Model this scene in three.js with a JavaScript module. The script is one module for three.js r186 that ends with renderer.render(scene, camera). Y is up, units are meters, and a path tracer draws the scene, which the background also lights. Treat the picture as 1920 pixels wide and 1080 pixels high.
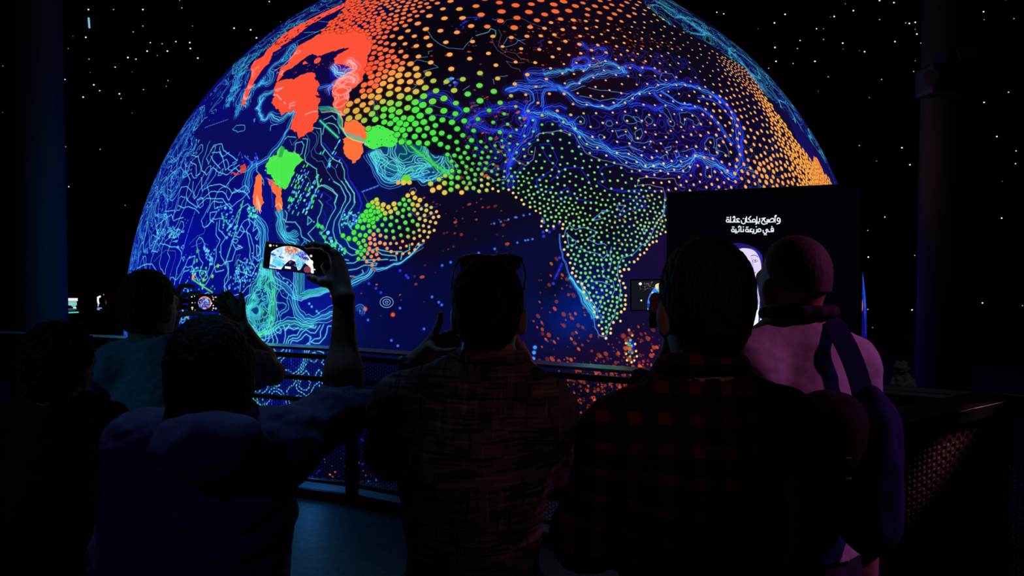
import * as THREE from 'three';
import { RectAreaLightUniformsLib } from 'three/addons/lights/RectAreaLightUniformsLib.js';
import { RoundedBoxGeometry } from 'three/addons/geometries/RoundedBoxGeometry.js';
import { mergeGeometries } from 'three/addons/utils/BufferGeometryUtils.js';
import { createNoise3D } from 'simplex-noise';

// ---------------------------------------------------------------- camera, exposure, sky
const scene = new THREE.Scene();
scene.background = new THREE.Color(0x000000);
const camera = new THREE.PerspectiveCamera(42.99, 16 / 9, 0.05, 80);
camera.position.set(0, 1.69, 0);
camera.rotation.x = THREE.MathUtils.degToRad(-1.88);
scene.add(camera);
const renderer = new THREE.WebGLRenderer();
renderer.toneMapping = THREE.LinearToneMapping;
renderer.toneMappingExposure = 1;
renderer.shadowMap.enabled = true;
RectAreaLightUniformsLib.init();

// ---------------------------------------------------------------- room lamps and added fills (tuned here; the fittings are built with the room)
const LAMPS = {
  pink: { at: [4.7, 4.0, -1.1], to: [0.84, 1.34, -1.9], color: [1, 0.2, 0.7], power: 14, cone: 7.4, soft: 0.55 },
  violet: { at: [-1.5, 3.4, 1.6], to: [-0.62, 0.96, -1.65], color: [0.6, 0.16, 1], power: 0.8, cone: 8, soft: 0.7 },
  amber: { at: [0.5, 3.4, 1.4], to: [0.12, 1.36, -1.5], color: [1, 0.46, 0.44], power: 1.9, cone: 6.4, soft: 0.9 },  // added fill that warms the backs of the two middle men
  accent: { at: [3.13, 1.85, -3.18], to: [1.604,.963,-2.74], color: [1, 0.5, 0.5], power: 5.5, cone: 2.8, soft: 0.5 },
  teal: { at: [-4.6, 3.6, 0.4], to: [-1.2, 1.3, -2.45], color: [0.1, 0.55, 1], power: 3.2, cone: 9, soft: 0.8 },  // fill lamp added to bring teal onto the tee shirt back
  azure: { at: [-1.3, 6.2, -2.7], to: [-0.66, 1.3, -1.72], color: [0.2, 0.5, 1], power: 7, cone: 9, soft: 0.6 },  // fill added overhead to brighten the raised sleeve and shoulder tops
  pale: { at: [3.4, 3.6, -2.6], to: [2.494,.983,-4.6], color: [0.8, 0.9, 1], power: 1.3, cone: 5, soft: 0.7 },
  navy: { at: [4.4, 2.6, -2.6], to: [1.1, 1.15, -1.95], color: [0.16, 0.14, 1], power: 3.6, cone: 9, soft: 0.6 },
};
// the glow of the big globe, as soft lamps just in front of its face
const GLOBE_GLOW = [
  { at: [-2.55, 1.5, -6.0], color: [0.12, 0.55, 1], power: 2.2 },
  { at: [-1.5, 0.3, -5.38], color: [0.06, 0.34, 1], power: 0.17, size: 2 },
  { at: [-0.2, 4.1, -6.1], color: [1, 0.5, 0.3], power: 0.35 },
  { at: [2.3, 3.4, -6.3], color: [0.6, 0.4, 1], power: 0.25 },
];

// ---------------------------------------------------------------- helpers
const V = (a) => new THREE.Vector3(a[0], a[1], a[2]);
let seedState = 1;
const reseed = (n) => { seedState = n; };
const rnd = () => { seedState = (seedState + 0x6d2b79f5) | 0; let t = Math.imul(seedState ^ (seedState >>> 15), 1 | seedState); t = (t + Math.imul(t ^ (t >>> 7), 61 | t)) ^ t; return ((t ^ (t >>> 14)) >>> 0) / 4294967296; };
const clamp = (x, a = 0, b = 1) => Math.min(b, Math.max(a, x));
const mixn = (a, b, t) => a + (b - a) * t;
reseed(77);
const noise3 = createNoise3D(rnd);
const used = {};
function numbered(name) { const n = used[name] = (used[name] ?? -1) + 1; return n ? name + '_' + String(n).padStart(3, '0') : name; }
function tag(o, label, category, group) { o.userData.label = label; o.userData.category = category; if (group) o.userData.group = group; return o; }
function thing(name, label, category, at = [0, 0, 0], group) { const o = new THREE.Group(); o.name = numbered(name); o.position.set(...at); scene.add(o); return tag(o, label, category, group); }
function part(name, geometry, material, parent, label) { const m = new THREE.Mesh(geometry, material); m.name = name; m.castShadow = m.receiveShadow = true; if (label) m.userData.label = label; parent.add(m); return m; }
function struct(name, geometry, material, label, parent = scene) { const m = new THREE.Mesh(geometry, material); m.name = name; m.castShadow = m.receiveShadow = true; m.userData.kind = 'structure'; if (label) m.userData.label = label; parent.add(m); return m; }
const std = (r, g, b, rough = 0.8, more = {}) => new THREE.MeshStandardMaterial({ color: new THREE.Color().setRGB(r, g, b), roughness: rough, ...more });
const glow = (r, g, b, k = 1, more = {}) => new THREE.MeshStandardMaterial({ color: 0x000000, emissive: new THREE.Color().setRGB(r, g, b), emissiveIntensity: k, roughness: 0.9, ...more });
function canvas(w, h) { const c = document.createElement('canvas'); c.width = w; c.height = h; return [c, c.getContext('2d')]; }
function colorMap(c, repeat) { const t = new THREE.CanvasTexture(c); t.colorSpace = THREE.SRGBColorSpace; if (repeat) t.wrapS = t.wrapT = THREE.RepeatWrapping; return t; }
const box = (w, h, d, x = 0, y = 0, z = 0, r = 0.004) => new RoundedBoxGeometry(w, h, d, 2, Math.min(r, w / 2.1, h / 2.1, d / 2.1)).translate(x, y, z);
function bar(a, b, w, h, r = 0.004) { // box from a to b, w across, h high
  const d = b.clone().sub(a), g = new RoundedBoxGeometry(d.length(), h, w, 2, r);
  const m = new THREE.Matrix4(), x = d.clone().normalize(), z = x.clone().cross(new THREE.Vector3(0, 1, 0)).normalize(), y = z.clone().cross(x);
  m.makeBasis(x, y, z).setPosition(a.clone().add(b).multiplyScalar(0.5));
  return g.applyMatrix4(m);
}
function tube(points, r, seg = 24, closed = false) { return new THREE.TubeGeometry(new THREE.CatmullRomCurve3(points.map((p) => p.isVector3 ? p : V(p)), closed), seg, r, 8, closed); }

// ---------------------------------------------------------------- the setting: a black hall
function grain(w, h, base, amp, scale, seed) {
  const [c, g] = canvas(w, h), im = g.createImageData(w, h);
  for (let y = 0, i = 0; y < h; y++) for (let x = 0; x < w; x++, i += 4) {
    const a = (x / w) * 2 * Math.PI, b = (y / h) * 2 * Math.PI;
    const n = noise3(Math.cos(a) * scale + seed, Math.sin(a) * scale + Math.cos(b) * scale, Math.sin(b) * scale) * 0.6 + (rnd() - 0.5) * 0.8;
    for (let k = 0; k < 3; k++) im.data[i + k] = base[k] * (1 + amp * n);
    im.data[i + 3] = 255;
  }
  g.putImageData(im, 0, 0);
  return colorMap(c, true);
}
function metreBox(w, h, d, x, y, z) { // box whose uv is in metres
  const g = new THREE.BoxGeometry(w, h, d), p = g.attributes.position, n = g.attributes.normal, uv = g.attributes.uv;
  for (let i = 0; i < p.count; i++) { const ax = Math.abs(n.getX(i)) > 0.5, ay = Math.abs(n.getY(i)) > 0.5; uv.setXY(i, ax ? p.getZ(i) : p.getX(i), ay ? p.getZ(i) : p.getY(i)); }
  return g.translate(x, y, z);
}
const floorMat = new THREE.MeshStandardMaterial({ map: grain(512, 512, [84, 122, 128], 0.16, 3, 4), roughness: 0.5 });
const blackMat = new THREE.MeshStandardMaterial({ map: grain(256, 256, [14, 14, 16], 0.25, 2, 9), roughness: 0.95 });
struct('floor', metreBox(30, 0.2, 26, 0, -0.1, -7), floorMat, 'dark smooth hall floor');
struct('ceiling', metreBox(30, 0.2, 26, 0, 9.9, -7), blackMat);
const back = struct('wall_back', metreBox(30, 10, 0.2, 0, 5, -18.1), blackMat, 'black back wall pricked with small white star lights');
struct('wall_left', metreBox(0.2, 10, 26, -15.1, 5, -7), blackMat);
struct('wall_right', metreBox(0.2, 10, 26, 15.1, 5, -7), blackMat);
struct('wall_front', metreBox(30, 10, 0.2, 0, 5, 6.1), blackMat);

// star lights let into the back wall: [x, y] on the wall and a size in millimetres
{
  const spots = [-9.689,7.874,-17.995,-8.077,8.091,-17.995,-8.976,7.874,-17.995,-8.028,7.912,-17.995,-10.299,7.874,-17.995,-9.218,7.335,-17.995,-8.982,7.476,-17.995,-8.807,7.078,-17.995,-10.687,7.232,-17.995,-10.376,7.206,-17.995,-10.81,6.936,-17.995,-11.015,7.091,-17.995,-10.308,6.679,-17.995,-9.359,6.718,-17.995,-9.164,6.679,-17.995,-9.675,6.486,-17.995,-9.261,6.37,-17.995,-8.888,6.872,-17.995,-8.643,6.769,-17.995,-8.521,7.052,-17.995,-8.394,6.872,-17.995,-7.846,7.078,-17.995,-7.775,7.476,-17.995,-6.763,7.425,-17.995,-6.361,7.386,-17.995,-6.221,7.193,-17.995,-5.899,8.066,-17.995,-5.632,7.579,-17.995,-7.656,6.705,-17.995,-7.835,6.936,-17.995,-8.196,7.103,-17.995,-8.183,7.103,-17.995,-10.903,6.189,-17.995,-10.288,6.357,-17.995,-10.203,6.06,-17.995,-10.062,5.918,-17.995,-10.469,5.763,-17.995,-9.582,5.841,-17.995,-9.545,5.725,-17.995,-9.278,5.376,-17.995,-8.392,6.163,-17.995,-8.434,6.022,-17.995,-8.994,5.944,-17.995,-9.582,5.841,-17.995,-10.923,4.559,-17.995,-10.076,4.494,-17.995,-10.864,3.585,-17.995,-9.486,3.128,-17.995,-12.405,6.512,-17.995,-12.341,6.473,-17.995,-12.444,5.388,-17.995,4.981,7.809,-17.995,5.15,7.771,-17.995,5.984,7.412,-17.995,6.385,7.553,-17.995,6.642,7.758,-17.995,8.104,8.014,-17.995,8.301,7.848,-17.995,7.746,7.694,-17.995,7.837,7.707,-17.995,7.412,7.412,-17.995,7.581,7.412,-17.995,7.014,7.129,-17.995,6.951,6.936,-17.995,6.405,6.962,-17.995,6.435,6.627,-17.995,6.255,6.46,-17.995,6.852,6.576,-17.995,7.384,6.627,-17.995,8.069,6.923,-17.995,8.054,7.065,-17.995,7.585,7.155,-17.995,8.459,6.885,-17.995,8.589,6.859,-17.995,7.714,6.254,-17.995,7.472,5.905,-17.995,8.724,5.75,-17.995,8.495,4.585,-17.995,8.919,4.209,-17.995,9.016,6.189,-17.995,8.941,7.63,-17.995,9.284,8.04,-17.995,8.933,8.091,-17.995,9.578,7.553,-17.995,9.669,7.54,-17.995,9.811,7.566,-17.995,9.814,7.399,-17.995,9.855,7.283,-17.995,9.326,7.103,-17.995,9.963,7.065,-17.995,9.828,6.64,-17.995,9.794,6.383,-17.995,10.04,5.013,-17.995,9.54,4.533,-17.995,9.743,4.118,-17.995,8.932,4.209,-17.995,9.15,2.841,-17.995,8.737,2.515,-17.995,9.901,1.9,-17.995,11.467,7.822,-17.995,11.484,7.63,-17.995,11.993,8.104,-17.995,12.21,7.656,-17.995,11.526,5.634,-17.995,11.116,5.337,-17.995,12.12,5.88,-17.995,11.857,4.806,-17.995,12.328,4.144,-17.995,12.011,3.715,-17.995,12.334,4.456,-17.995,11.298,2.789,-17.995,12.018,2.815,-17.995,11.064,1.415,-17.995,9.859,.56,-17.995,8.768,.573,-17.995,8.893,.125,-17.995,11.591,.731,-17.995,12.072,-.257,-17.995,11.73,-.852,-17.995,12.135,-1.303,-17.995,12.578,.665,-17.995,8.76,1.86,-17.995,9.482,-1.197,-17.995,10.635,1.887,-17.995];
  const big = new THREE.SphereGeometry(0.02, 10, 6).scale(1, 0.8, 0.4), mid = new THREE.SphereGeometry(0.0145, 10, 6).scale(1, 0.85, 0.5), small = new THREE.SphereGeometry(0.0095, 8, 5).scale(1, 1, 0.5);
  const mats = [glow(0.9, 0.93, 1, 1.5), glow(0.8, 0.8, 0.85, 0.7), glow(0.5, 0.55, 0.62, 0.4)];
  reseed(5);
  for (let i = 0; i < spots.length; i += 3) {
    const q = rnd(), s = part('star_light', q < 0.3 ? big : q < 0.75 ? mid : small, q < 0.5 ? mats[0] : q < 0.85 ? mats[1] : mats[2], back);
    s.position.set(spots[i], spots[i + 1], spots[i + 2]); s.castShadow = false;
  }
}

// ---------------------------------------------------------------- the globe: an LED sphere showing a map of contours and dots
const [GX, GY, GZ, GR] = [-.181,.933,-9.92,4.502];
const LON0 = -68, LON1 = 68, LAT0 = -14.7, LAT1 = 53.3, PPD = 2048 / 68; // the patch of the sphere that faces the visitors, drawn at PPD pixels a degree
const RAD = Math.PI / 180;
const onSphere = (lon, lat, r = 1) => [Math.sin(lon * RAD) * Math.cos(lat * RAD) * r, Math.sin(lat * RAD) * r, Math.cos(lon * RAD) * Math.cos(lat * RAD) * r];
function fbm(lon, lat, f, seed, oct = 3) { const [x, y, z] = onSphere(lon, lat, f); let s = 0, a = 1, k = 1; for (let i = 0; i < oct; i++) { s += a * noise3(x * k + seed, y * k, z * k + seed * 0.7); a *= 0.5; k *= 2.1; } return s; }
function inside(poly, x, y) { let c = false; for (let i = 0, j = poly.length - 2; i < poly.length; j = i, i += 2) if (poly[i + 1] > y !== poly[j + 1] > y && x < ((poly[j] - poly[i]) * (y - poly[i + 1])) / (poly[j + 1] - poly[i + 1]) + poly[i]) c = !c; return c; }
function field(rows, n, power = 3) { // scattered samples [lon, lat, values...] -> smooth field
  return (lon, lat) => { const o = new Array(n).fill(0); let w = 0; for (let i = 0; i < rows.length; i += n + 2) { const dx = (rows[i] - lon) * Math.cos(lat * RAD), dy = rows[i + 1] - lat, q = 1 / ((dx * dx + dy * dy + 0.05) ** (power / 2)); w += q; for (let k = 0; k < n; k++) o[k] += q * rows[i + 2 + k]; } return o.map((v) => v / w); };
}
const rgb = (c, a = 1) => `rgba(${c[0] | 0},${c[1] | 0},${c[2] | 0},${a})`;

// colour of the sea and land behind everything: rows of lon, lat, r, g, b
const baseField = field([-53.4,8,8,20,150,-45.8,14.6,8,14,140,-48.5,23.2,7,10,120,-40.5,29.8,8,8,110,-38.8,25,14,14,96,-36.4,39,14,8,84,-25.6,40,10,8,70,-32.1,19.7,8,10,112,-30.8,13.5,5,12,140,-36.9,10.6,4,12,150,-26.7,13.9,6,12,135,-20.4,14.9,8,16,92,-17.3,18.9,14,12,62,-13.5,18.8,8,12,80,-16.3,6.3,8,20,140,-19.2,2,8,24,130,-13.9,13.2,6,26,110,-10.2,8.4,6,10,72,-7.9,4.3,5,9,64,-7.2,12.6,14,8,30,-2.9,13.6,10,8,30,-.7,8.4,7,9,50,-4.8,6.4,6,10,58,2.3,2.3,10,10,56,4.3,-.7,12,9,46,9.5,.2,20,10,46,14.9,2.1,26,10,48,6.4,7.4,8,10,44,7.5,6.3,5,22,96,8.7,4.8,5,30,120,13.9,4.2,16,12,50,-1.5,37.7,7,5,14,-8.3,34.3,9,5,13,5.4,32.5,14,5,14,17.6,37.8,18,7,18,12.4,32.9,26,7,20,26.8,38.1,10,8,22,17.3,23.8,14,8,44,7.8,22.8,10,10,36,10,14.7,14,8,26,2.4,18,12,10,26,-1,24,14,8,26,23.9,22.3,16,8,50,32.6,23,12,8,40,35.2,17.9,16,10,40,62.1,28.5,18,14,70,63.8,21.7,20,14,84,18.7,17.8,18,8,34,-3.3,22.7,12,8,22,-11.1,26.8,20,8,12,17.7,11,22,12,54,-23.2,-2.5,8,18,120,-21,-7.9,8,18,110,-16.4,-12.1,4,6,34,-10.4,-10.5,4,6,30,-11.1,-1.9,6,8,44,8.5,-3.9,16,8,30,59.5,5,16,30,160,58.1,2.3,14,10,100], 3, 3.2);

// where the dots stand: spacing, radius (degrees), r, g, b
const dotField = field([3.1,41.9,1.95,.42,245,105,50,9.9,42.9,1.6,.42,245,105,50,18,43.2,1.4,.34,240,115,50,-7.1,39.9,1.95,.36,252,160,74,-13.7,42.7,.85,.3,255,120,58,-17.9,39.8,.72,.33,255,92,56,-14.1,33.8,.74,.34,255,104,58,-14.4,29.9,.78,.38,255,108,62,-16.1,33.2,.66,.36,255,82,50,-21.2,39.3,.74,.36,255,84,50,-24.9,42.1,.7,.35,255,84,50,-10.2,36.2,1.4,.3,255,160,78,-4.7,33.3,2.2,.29,255,174,84,2.7,32.5,2,.23,255,168,92,10.5,38.1,1.45,.24,255,160,84,18,38.8,1.3,.17,255,168,96,6.3,27.4,1.5,.17,255,160,96,11.9,30.5,1.35,.12,255,196,140,22.2,38.4,1.35,.14,255,186,120,30.4,35.9,1.35,.12,255,196,140,21.9,27.6,1.3,.12,255,200,146,13.8,22.4,1.25,.12,255,210,150,20.8,21.5,1.15,.12,255,200,140,25.8,21.2,1.15,.15,255,188,120,30.7,24.9,1,.19,255,178,96,25.8,18.7,.85,.16,255,180,110,41.8,36.2,.52,.15,255,170,96,43.6,33.8,.52,.2,255,160,76,44.4,30.5,.6,.28,255,168,74,44.9,26.5,.66,.3,255,174,72,46.3,22.9,.6,.31,255,168,70,31.1,19.6,.95,.22,255,172,86,35,19.9,.8,.28,255,172,78,34.4,24.6,1.05,.24,255,178,90,36.5,29.3,1,.2,255,172,90,18.9,19,.9,.13,255,210,140,22.7,17.9,.85,.14,255,190,120,-12.9,29.4,.95,.38,255,176,76,-10.2,29.3,1.05,.38,252,176,74,-12,28.3,.92,.38,214,196,70,-13.9,27.7,.86,.36,240,170,66,-9.8,27.1,.95,.36,120,220,70,-12.3,26.6,.84,.38,100,226,70,-8.4,26.4,.9,.38,74,232,72,-6,27.3,1.3,.36,110,220,70,-4.3,28.9,1.6,.34,180,200,70,-2.4,28,1.6,.32,90,226,80,-4,25.3,1.05,.32,74,230,72,-10.7,24.8,.66,.34,74,232,72,-6.9,23.4,.86,.31,74,232,72,-3.3,22.7,.95,.26,74,228,76,-1,24.6,1.5,.22,74,220,76,-5.4,20.4,.72,.26,74,228,76,-3.2,20.3,.66,.21,74,226,80,-.9,20.3,.66,.17,74,220,80,1.3,20.3,.72,.13,80,210,84,-5.3,18,.66,.26,170,214,74,-3.6,17.7,.64,.25,90,226,74,-2,18,.6,.19,90,220,80,-5.2,17.3,.64,.25,250,196,80,-3,17,.62,.24,250,196,80,-.6,17.3,.6,.17,200,214,90,1.3,18,.56,.13,96,220,90,4.9,24,1,.13,100,226,100,7.1,21.6,.92,.13,112,230,112,4.7,20.3,.8,.12,112,230,112,3.5,18,.47,.12,112,232,112,7.4,18.6,.68,.12,120,234,116,10.4,19.3,.74,.12,120,234,116,13.3,18.8,.8,.12,120,234,112,5.1,15.8,.43,.12,130,234,110,7.8,14.7,.41,.12,130,234,112,10.6,15.9,.5,.12,120,234,112,13.4,14.8,.53,.12,120,234,112,16.5,16,.5,.12,120,234,112,17.4,13.8,.4,.12,150,236,110,9.8,12,.47,.12,120,234,112,12.6,12.1,.5,.12,120,234,112,8.6,9.9,.43,.13,120,234,112,12.4,9.4,.45,.13,120,234,112,10.1,7.3,.43,.13,120,232,112,12.3,6.3,.42,.13,130,236,110,11.1,4.3,.4,.13,120,230,112], 5, 5.2);
const landMask = [-.58,16.99,2.3,16.77,3.2,15.89,4,15.24,4.74,14.81,5.27,14.49,5.03,13.62,5.33,12.98,6.07,12.88,6.73,13.42,7.22,13.53,7.43,12.04,7.49,10.98,7.87,9.68,8.21,8.64,8.82,7.87,9.42,6.73,10.18,5.29,10.59,4.16,10.94,3.13,11.42,2.4,12.02,3.11,12.31,3.98,12.97,4.12,13.44,5.25,13.6,6.54,13.53,7.58,13.18,8.37,13.39,9.05,14.07,9.15,15.1,9.95,16.05,10.91,17.22,11.89,18.08,12.5,18.87,13.34,22.35,16.14,40.31,16.94,55.54,17.9,53.88,21.49,48.41,23.17,45.94,25.9,44.27,29.62,43.89,33.38,43.9,36.82,38.02,37.93,33.2,40.85,29.79,43.79,28.46,47.21,39.89,58.79,-40.27,56.99,-26.95,46.83,-26.64,44.34,-27.73,41.48,-27.64,39.93,-18.35,38.87,-16.26,35.77,-15.88,32.33,-15.54,30.73,-15.98,29.26,-16.23,28.12,-17.33,27.49,-17.85,26.83,-16.92,24.74,-15.73,24.01,-14.16,24.06,-13.17,24.28,-12.07,23.46,-9.83,22.13,-8.66,22.35,-6.76,22.3,-5.18,21.54,-4.2,20.57,-3.9,19.28,-4.32,18.71,-5.75,18.26,-6.38,17.7,-6.06,17.14,-4.11,16.67];
const arabiaMask = [-12.34,15.74,-12.07,16.2,-11.53,16.19,-10.84,15.77,-10.2,15.66,-9.07,15.9,-8.7,16.51,-8.11,16.94,-7.26,16.7,-6.9,15.97,-6.37,15.61,-5.74,15.3,-5.12,15.04,-4.9,14.54,-4.96,13.74,-5.23,13.15,-5.51,12.76,-5.99,12.27,-6.46,11.68,-6.93,11.2,-7.31,10.86,-8.2,10.62,-9.1,10.62,-10.15,11.21,-10.59,11.6,-11.08,11.21,-10.61,10.33,-11.37,9.46,-12.11,9.65,-12.36,10.33,-12.98,10.19,-13.34,10.63,-12.95,11.12,-13.45,11.91,-14.44,12.12,-15,12.23,-15.04,12.63,-14.08,12.82,-13.13,13.01,-13.51,13.62,-13.03,14.12,-12.79,14.93];
const arabiaField = field([-11.8,14.5,.42,.25,74,236,72,-12.5,15.6,.46,.25,74,236,72,-14.4,12.4,.7,.26,74,236,72,-12.8,13.1,.58,.24,74,236,72,-10.5,13.4,.66,.2,84,234,74,-8.3,13.6,.72,.19,88,232,76,-8.5,15.8,.55,.2,88,232,76,-7.4,16.3,.54,.22,240,200,74,-7.9,16.7,.52,.24,246,196,76,-10.2,15.7,.5,.24,230,204,74,-11.6,16.1,.45,.24,200,210,74,-6.2,15,.56,.18,220,200,84,-5.1,14.7,.5,.16,250,196,100,-4.5,13.9,.5,.15,250,186,96,-6.1,12.6,.55,.16,230,200,100,-6.8,11.2,.6,.15,255,176,96,-8.2,11,.6,.15,255,166,90,-11.3,12.1,.5,.19,255,160,80,-11.5,11,.48,.19,255,140,80,-11.9,9.9,.45,.17,255,140,80,-12.9,11,.5,.2,74,232,74,-13.1,10.2,.5,.18,90,226,76], 5, 5.6);
const bareSpots = [[-21.9,30.32,-20.96,30.94,-21.39,33.69,-22.13,34.9,-20.11,36.22,-21.49,36.23,-24.2,35.67,-26.38,36.08,-28.72,34.04,-30.19,31.77,-29.1,32.37,-24.19,32.56]];

function placeDots(mask, f, count) { // variable-radius darts, then a little mutual repulsion to even them out
  let x0 = 1e9, x1 = -1e9, y0 = 1e9, y1 = -1e9;
  for (let i = 0; i < mask.length; i += 2) { x0 = Math.min(x0, mask[i]); x1 = Math.max(x1, mask[i]); y0 = Math.min(y0, mask[i + 1]); y1 = Math.max(y1, mask[i + 1]); }
  const pts = [], cell = 2, key = (x, y) => Math.floor(x / cell) * 1000 + Math.floor(y / cell);
  let hash = new Map();
  const near = (x, y) => { const o = [], cx = Math.floor(x / cell), cy = Math.floor(y / cell), w = Math.ceil(1 / Math.cos(y * RAD)); for (let i = -w - 1; i <= w + 1; i++) for (let j = -1; j <= 1; j++) { const h = hash.get((cx + i) * 1000 + cy + j); if (h) o.push(...h); } return o; };
  const add = (p) => { const k = key(p.x, p.y); if (!hash.has(k)) hash.set(k, []); hash.get(k).push(p); };
  for (let n = 0; n < count; n++) {
    const y = mixn(y0, y1, rnd()), x = mixn(x0, x1, rnd());
    if (!inside(mask, x, y)) continue;
    const v = f(x, y), s = v[0] * 0.84, c = Math.cos(y * RAD);
    let ok = true;
    for (const q of near(x, y)) { const dx = (q.x - x) * c, dy = q.y - y; if (dx * dx + dy * dy < s * s) { ok = false; break; } }
    if (ok) { const p = { x, y, s: v[0], v }; pts.push(p); add(p); }
  }
  for (let it = 0; it < 10; it++) {
    hash = new Map(); pts.forEach(add);
    for (const p of pts) {
      const c = Math.cos(p.y * RAD); let mx = 0, my = 0;
      for (const q of near(p.x, p.y)) { if (q === p) continue; const dx = (p.x - q.x) * c, dy = p.y - q.y, d = Math.hypot(dx, dy) + 1e-6, s = (p.s + q.s) / 2 * 1.08; if (d < s) { mx += (dx / d) * (s - d) * 0.22; my += (dy / d) * (s - d) * 0.22; } }
      p.nx = p.x + mx / c; p.ny = p.y + my;
    }
    for (const p of pts) if (inside(mask, p.nx, p.ny)) { p.x = p.nx; p.y = p.ny; }
  }
  for (const p of pts) p.v = f(p.x, p.y);
  return pts;
}
reseed(11);
const mapDots = placeDots(landMask, dotField, 150000).concat(placeDots(arabiaMask, arabiaField, 20000));

// along the coasts of the peninsula the dots turn pale yellow
for (const p of mapDots) {
  if (p.v[1] > 0.16 || p.v[3] < p.v[2] || p.y > 19) continue;
  let d = 9;
  for (let i = 0, j = landMask.length - 2; i < landMask.length; j = i, i += 2) { const ax = landMask[j], ay = landMask[j + 1], bx = landMask[i] - ax, by = landMask[i + 1] - ay, t = clamp(((p.x - ax) * bx + (p.y - ay) * by) / (bx * bx + by * by + 1e-9)); d = Math.min(d, Math.hypot(p.x - ax - bx * t, p.y - ay - by * t)); }
  if (d < 0.36) p.v = [p.v[0], p.v[1], 254, 226, 128];
}
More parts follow.
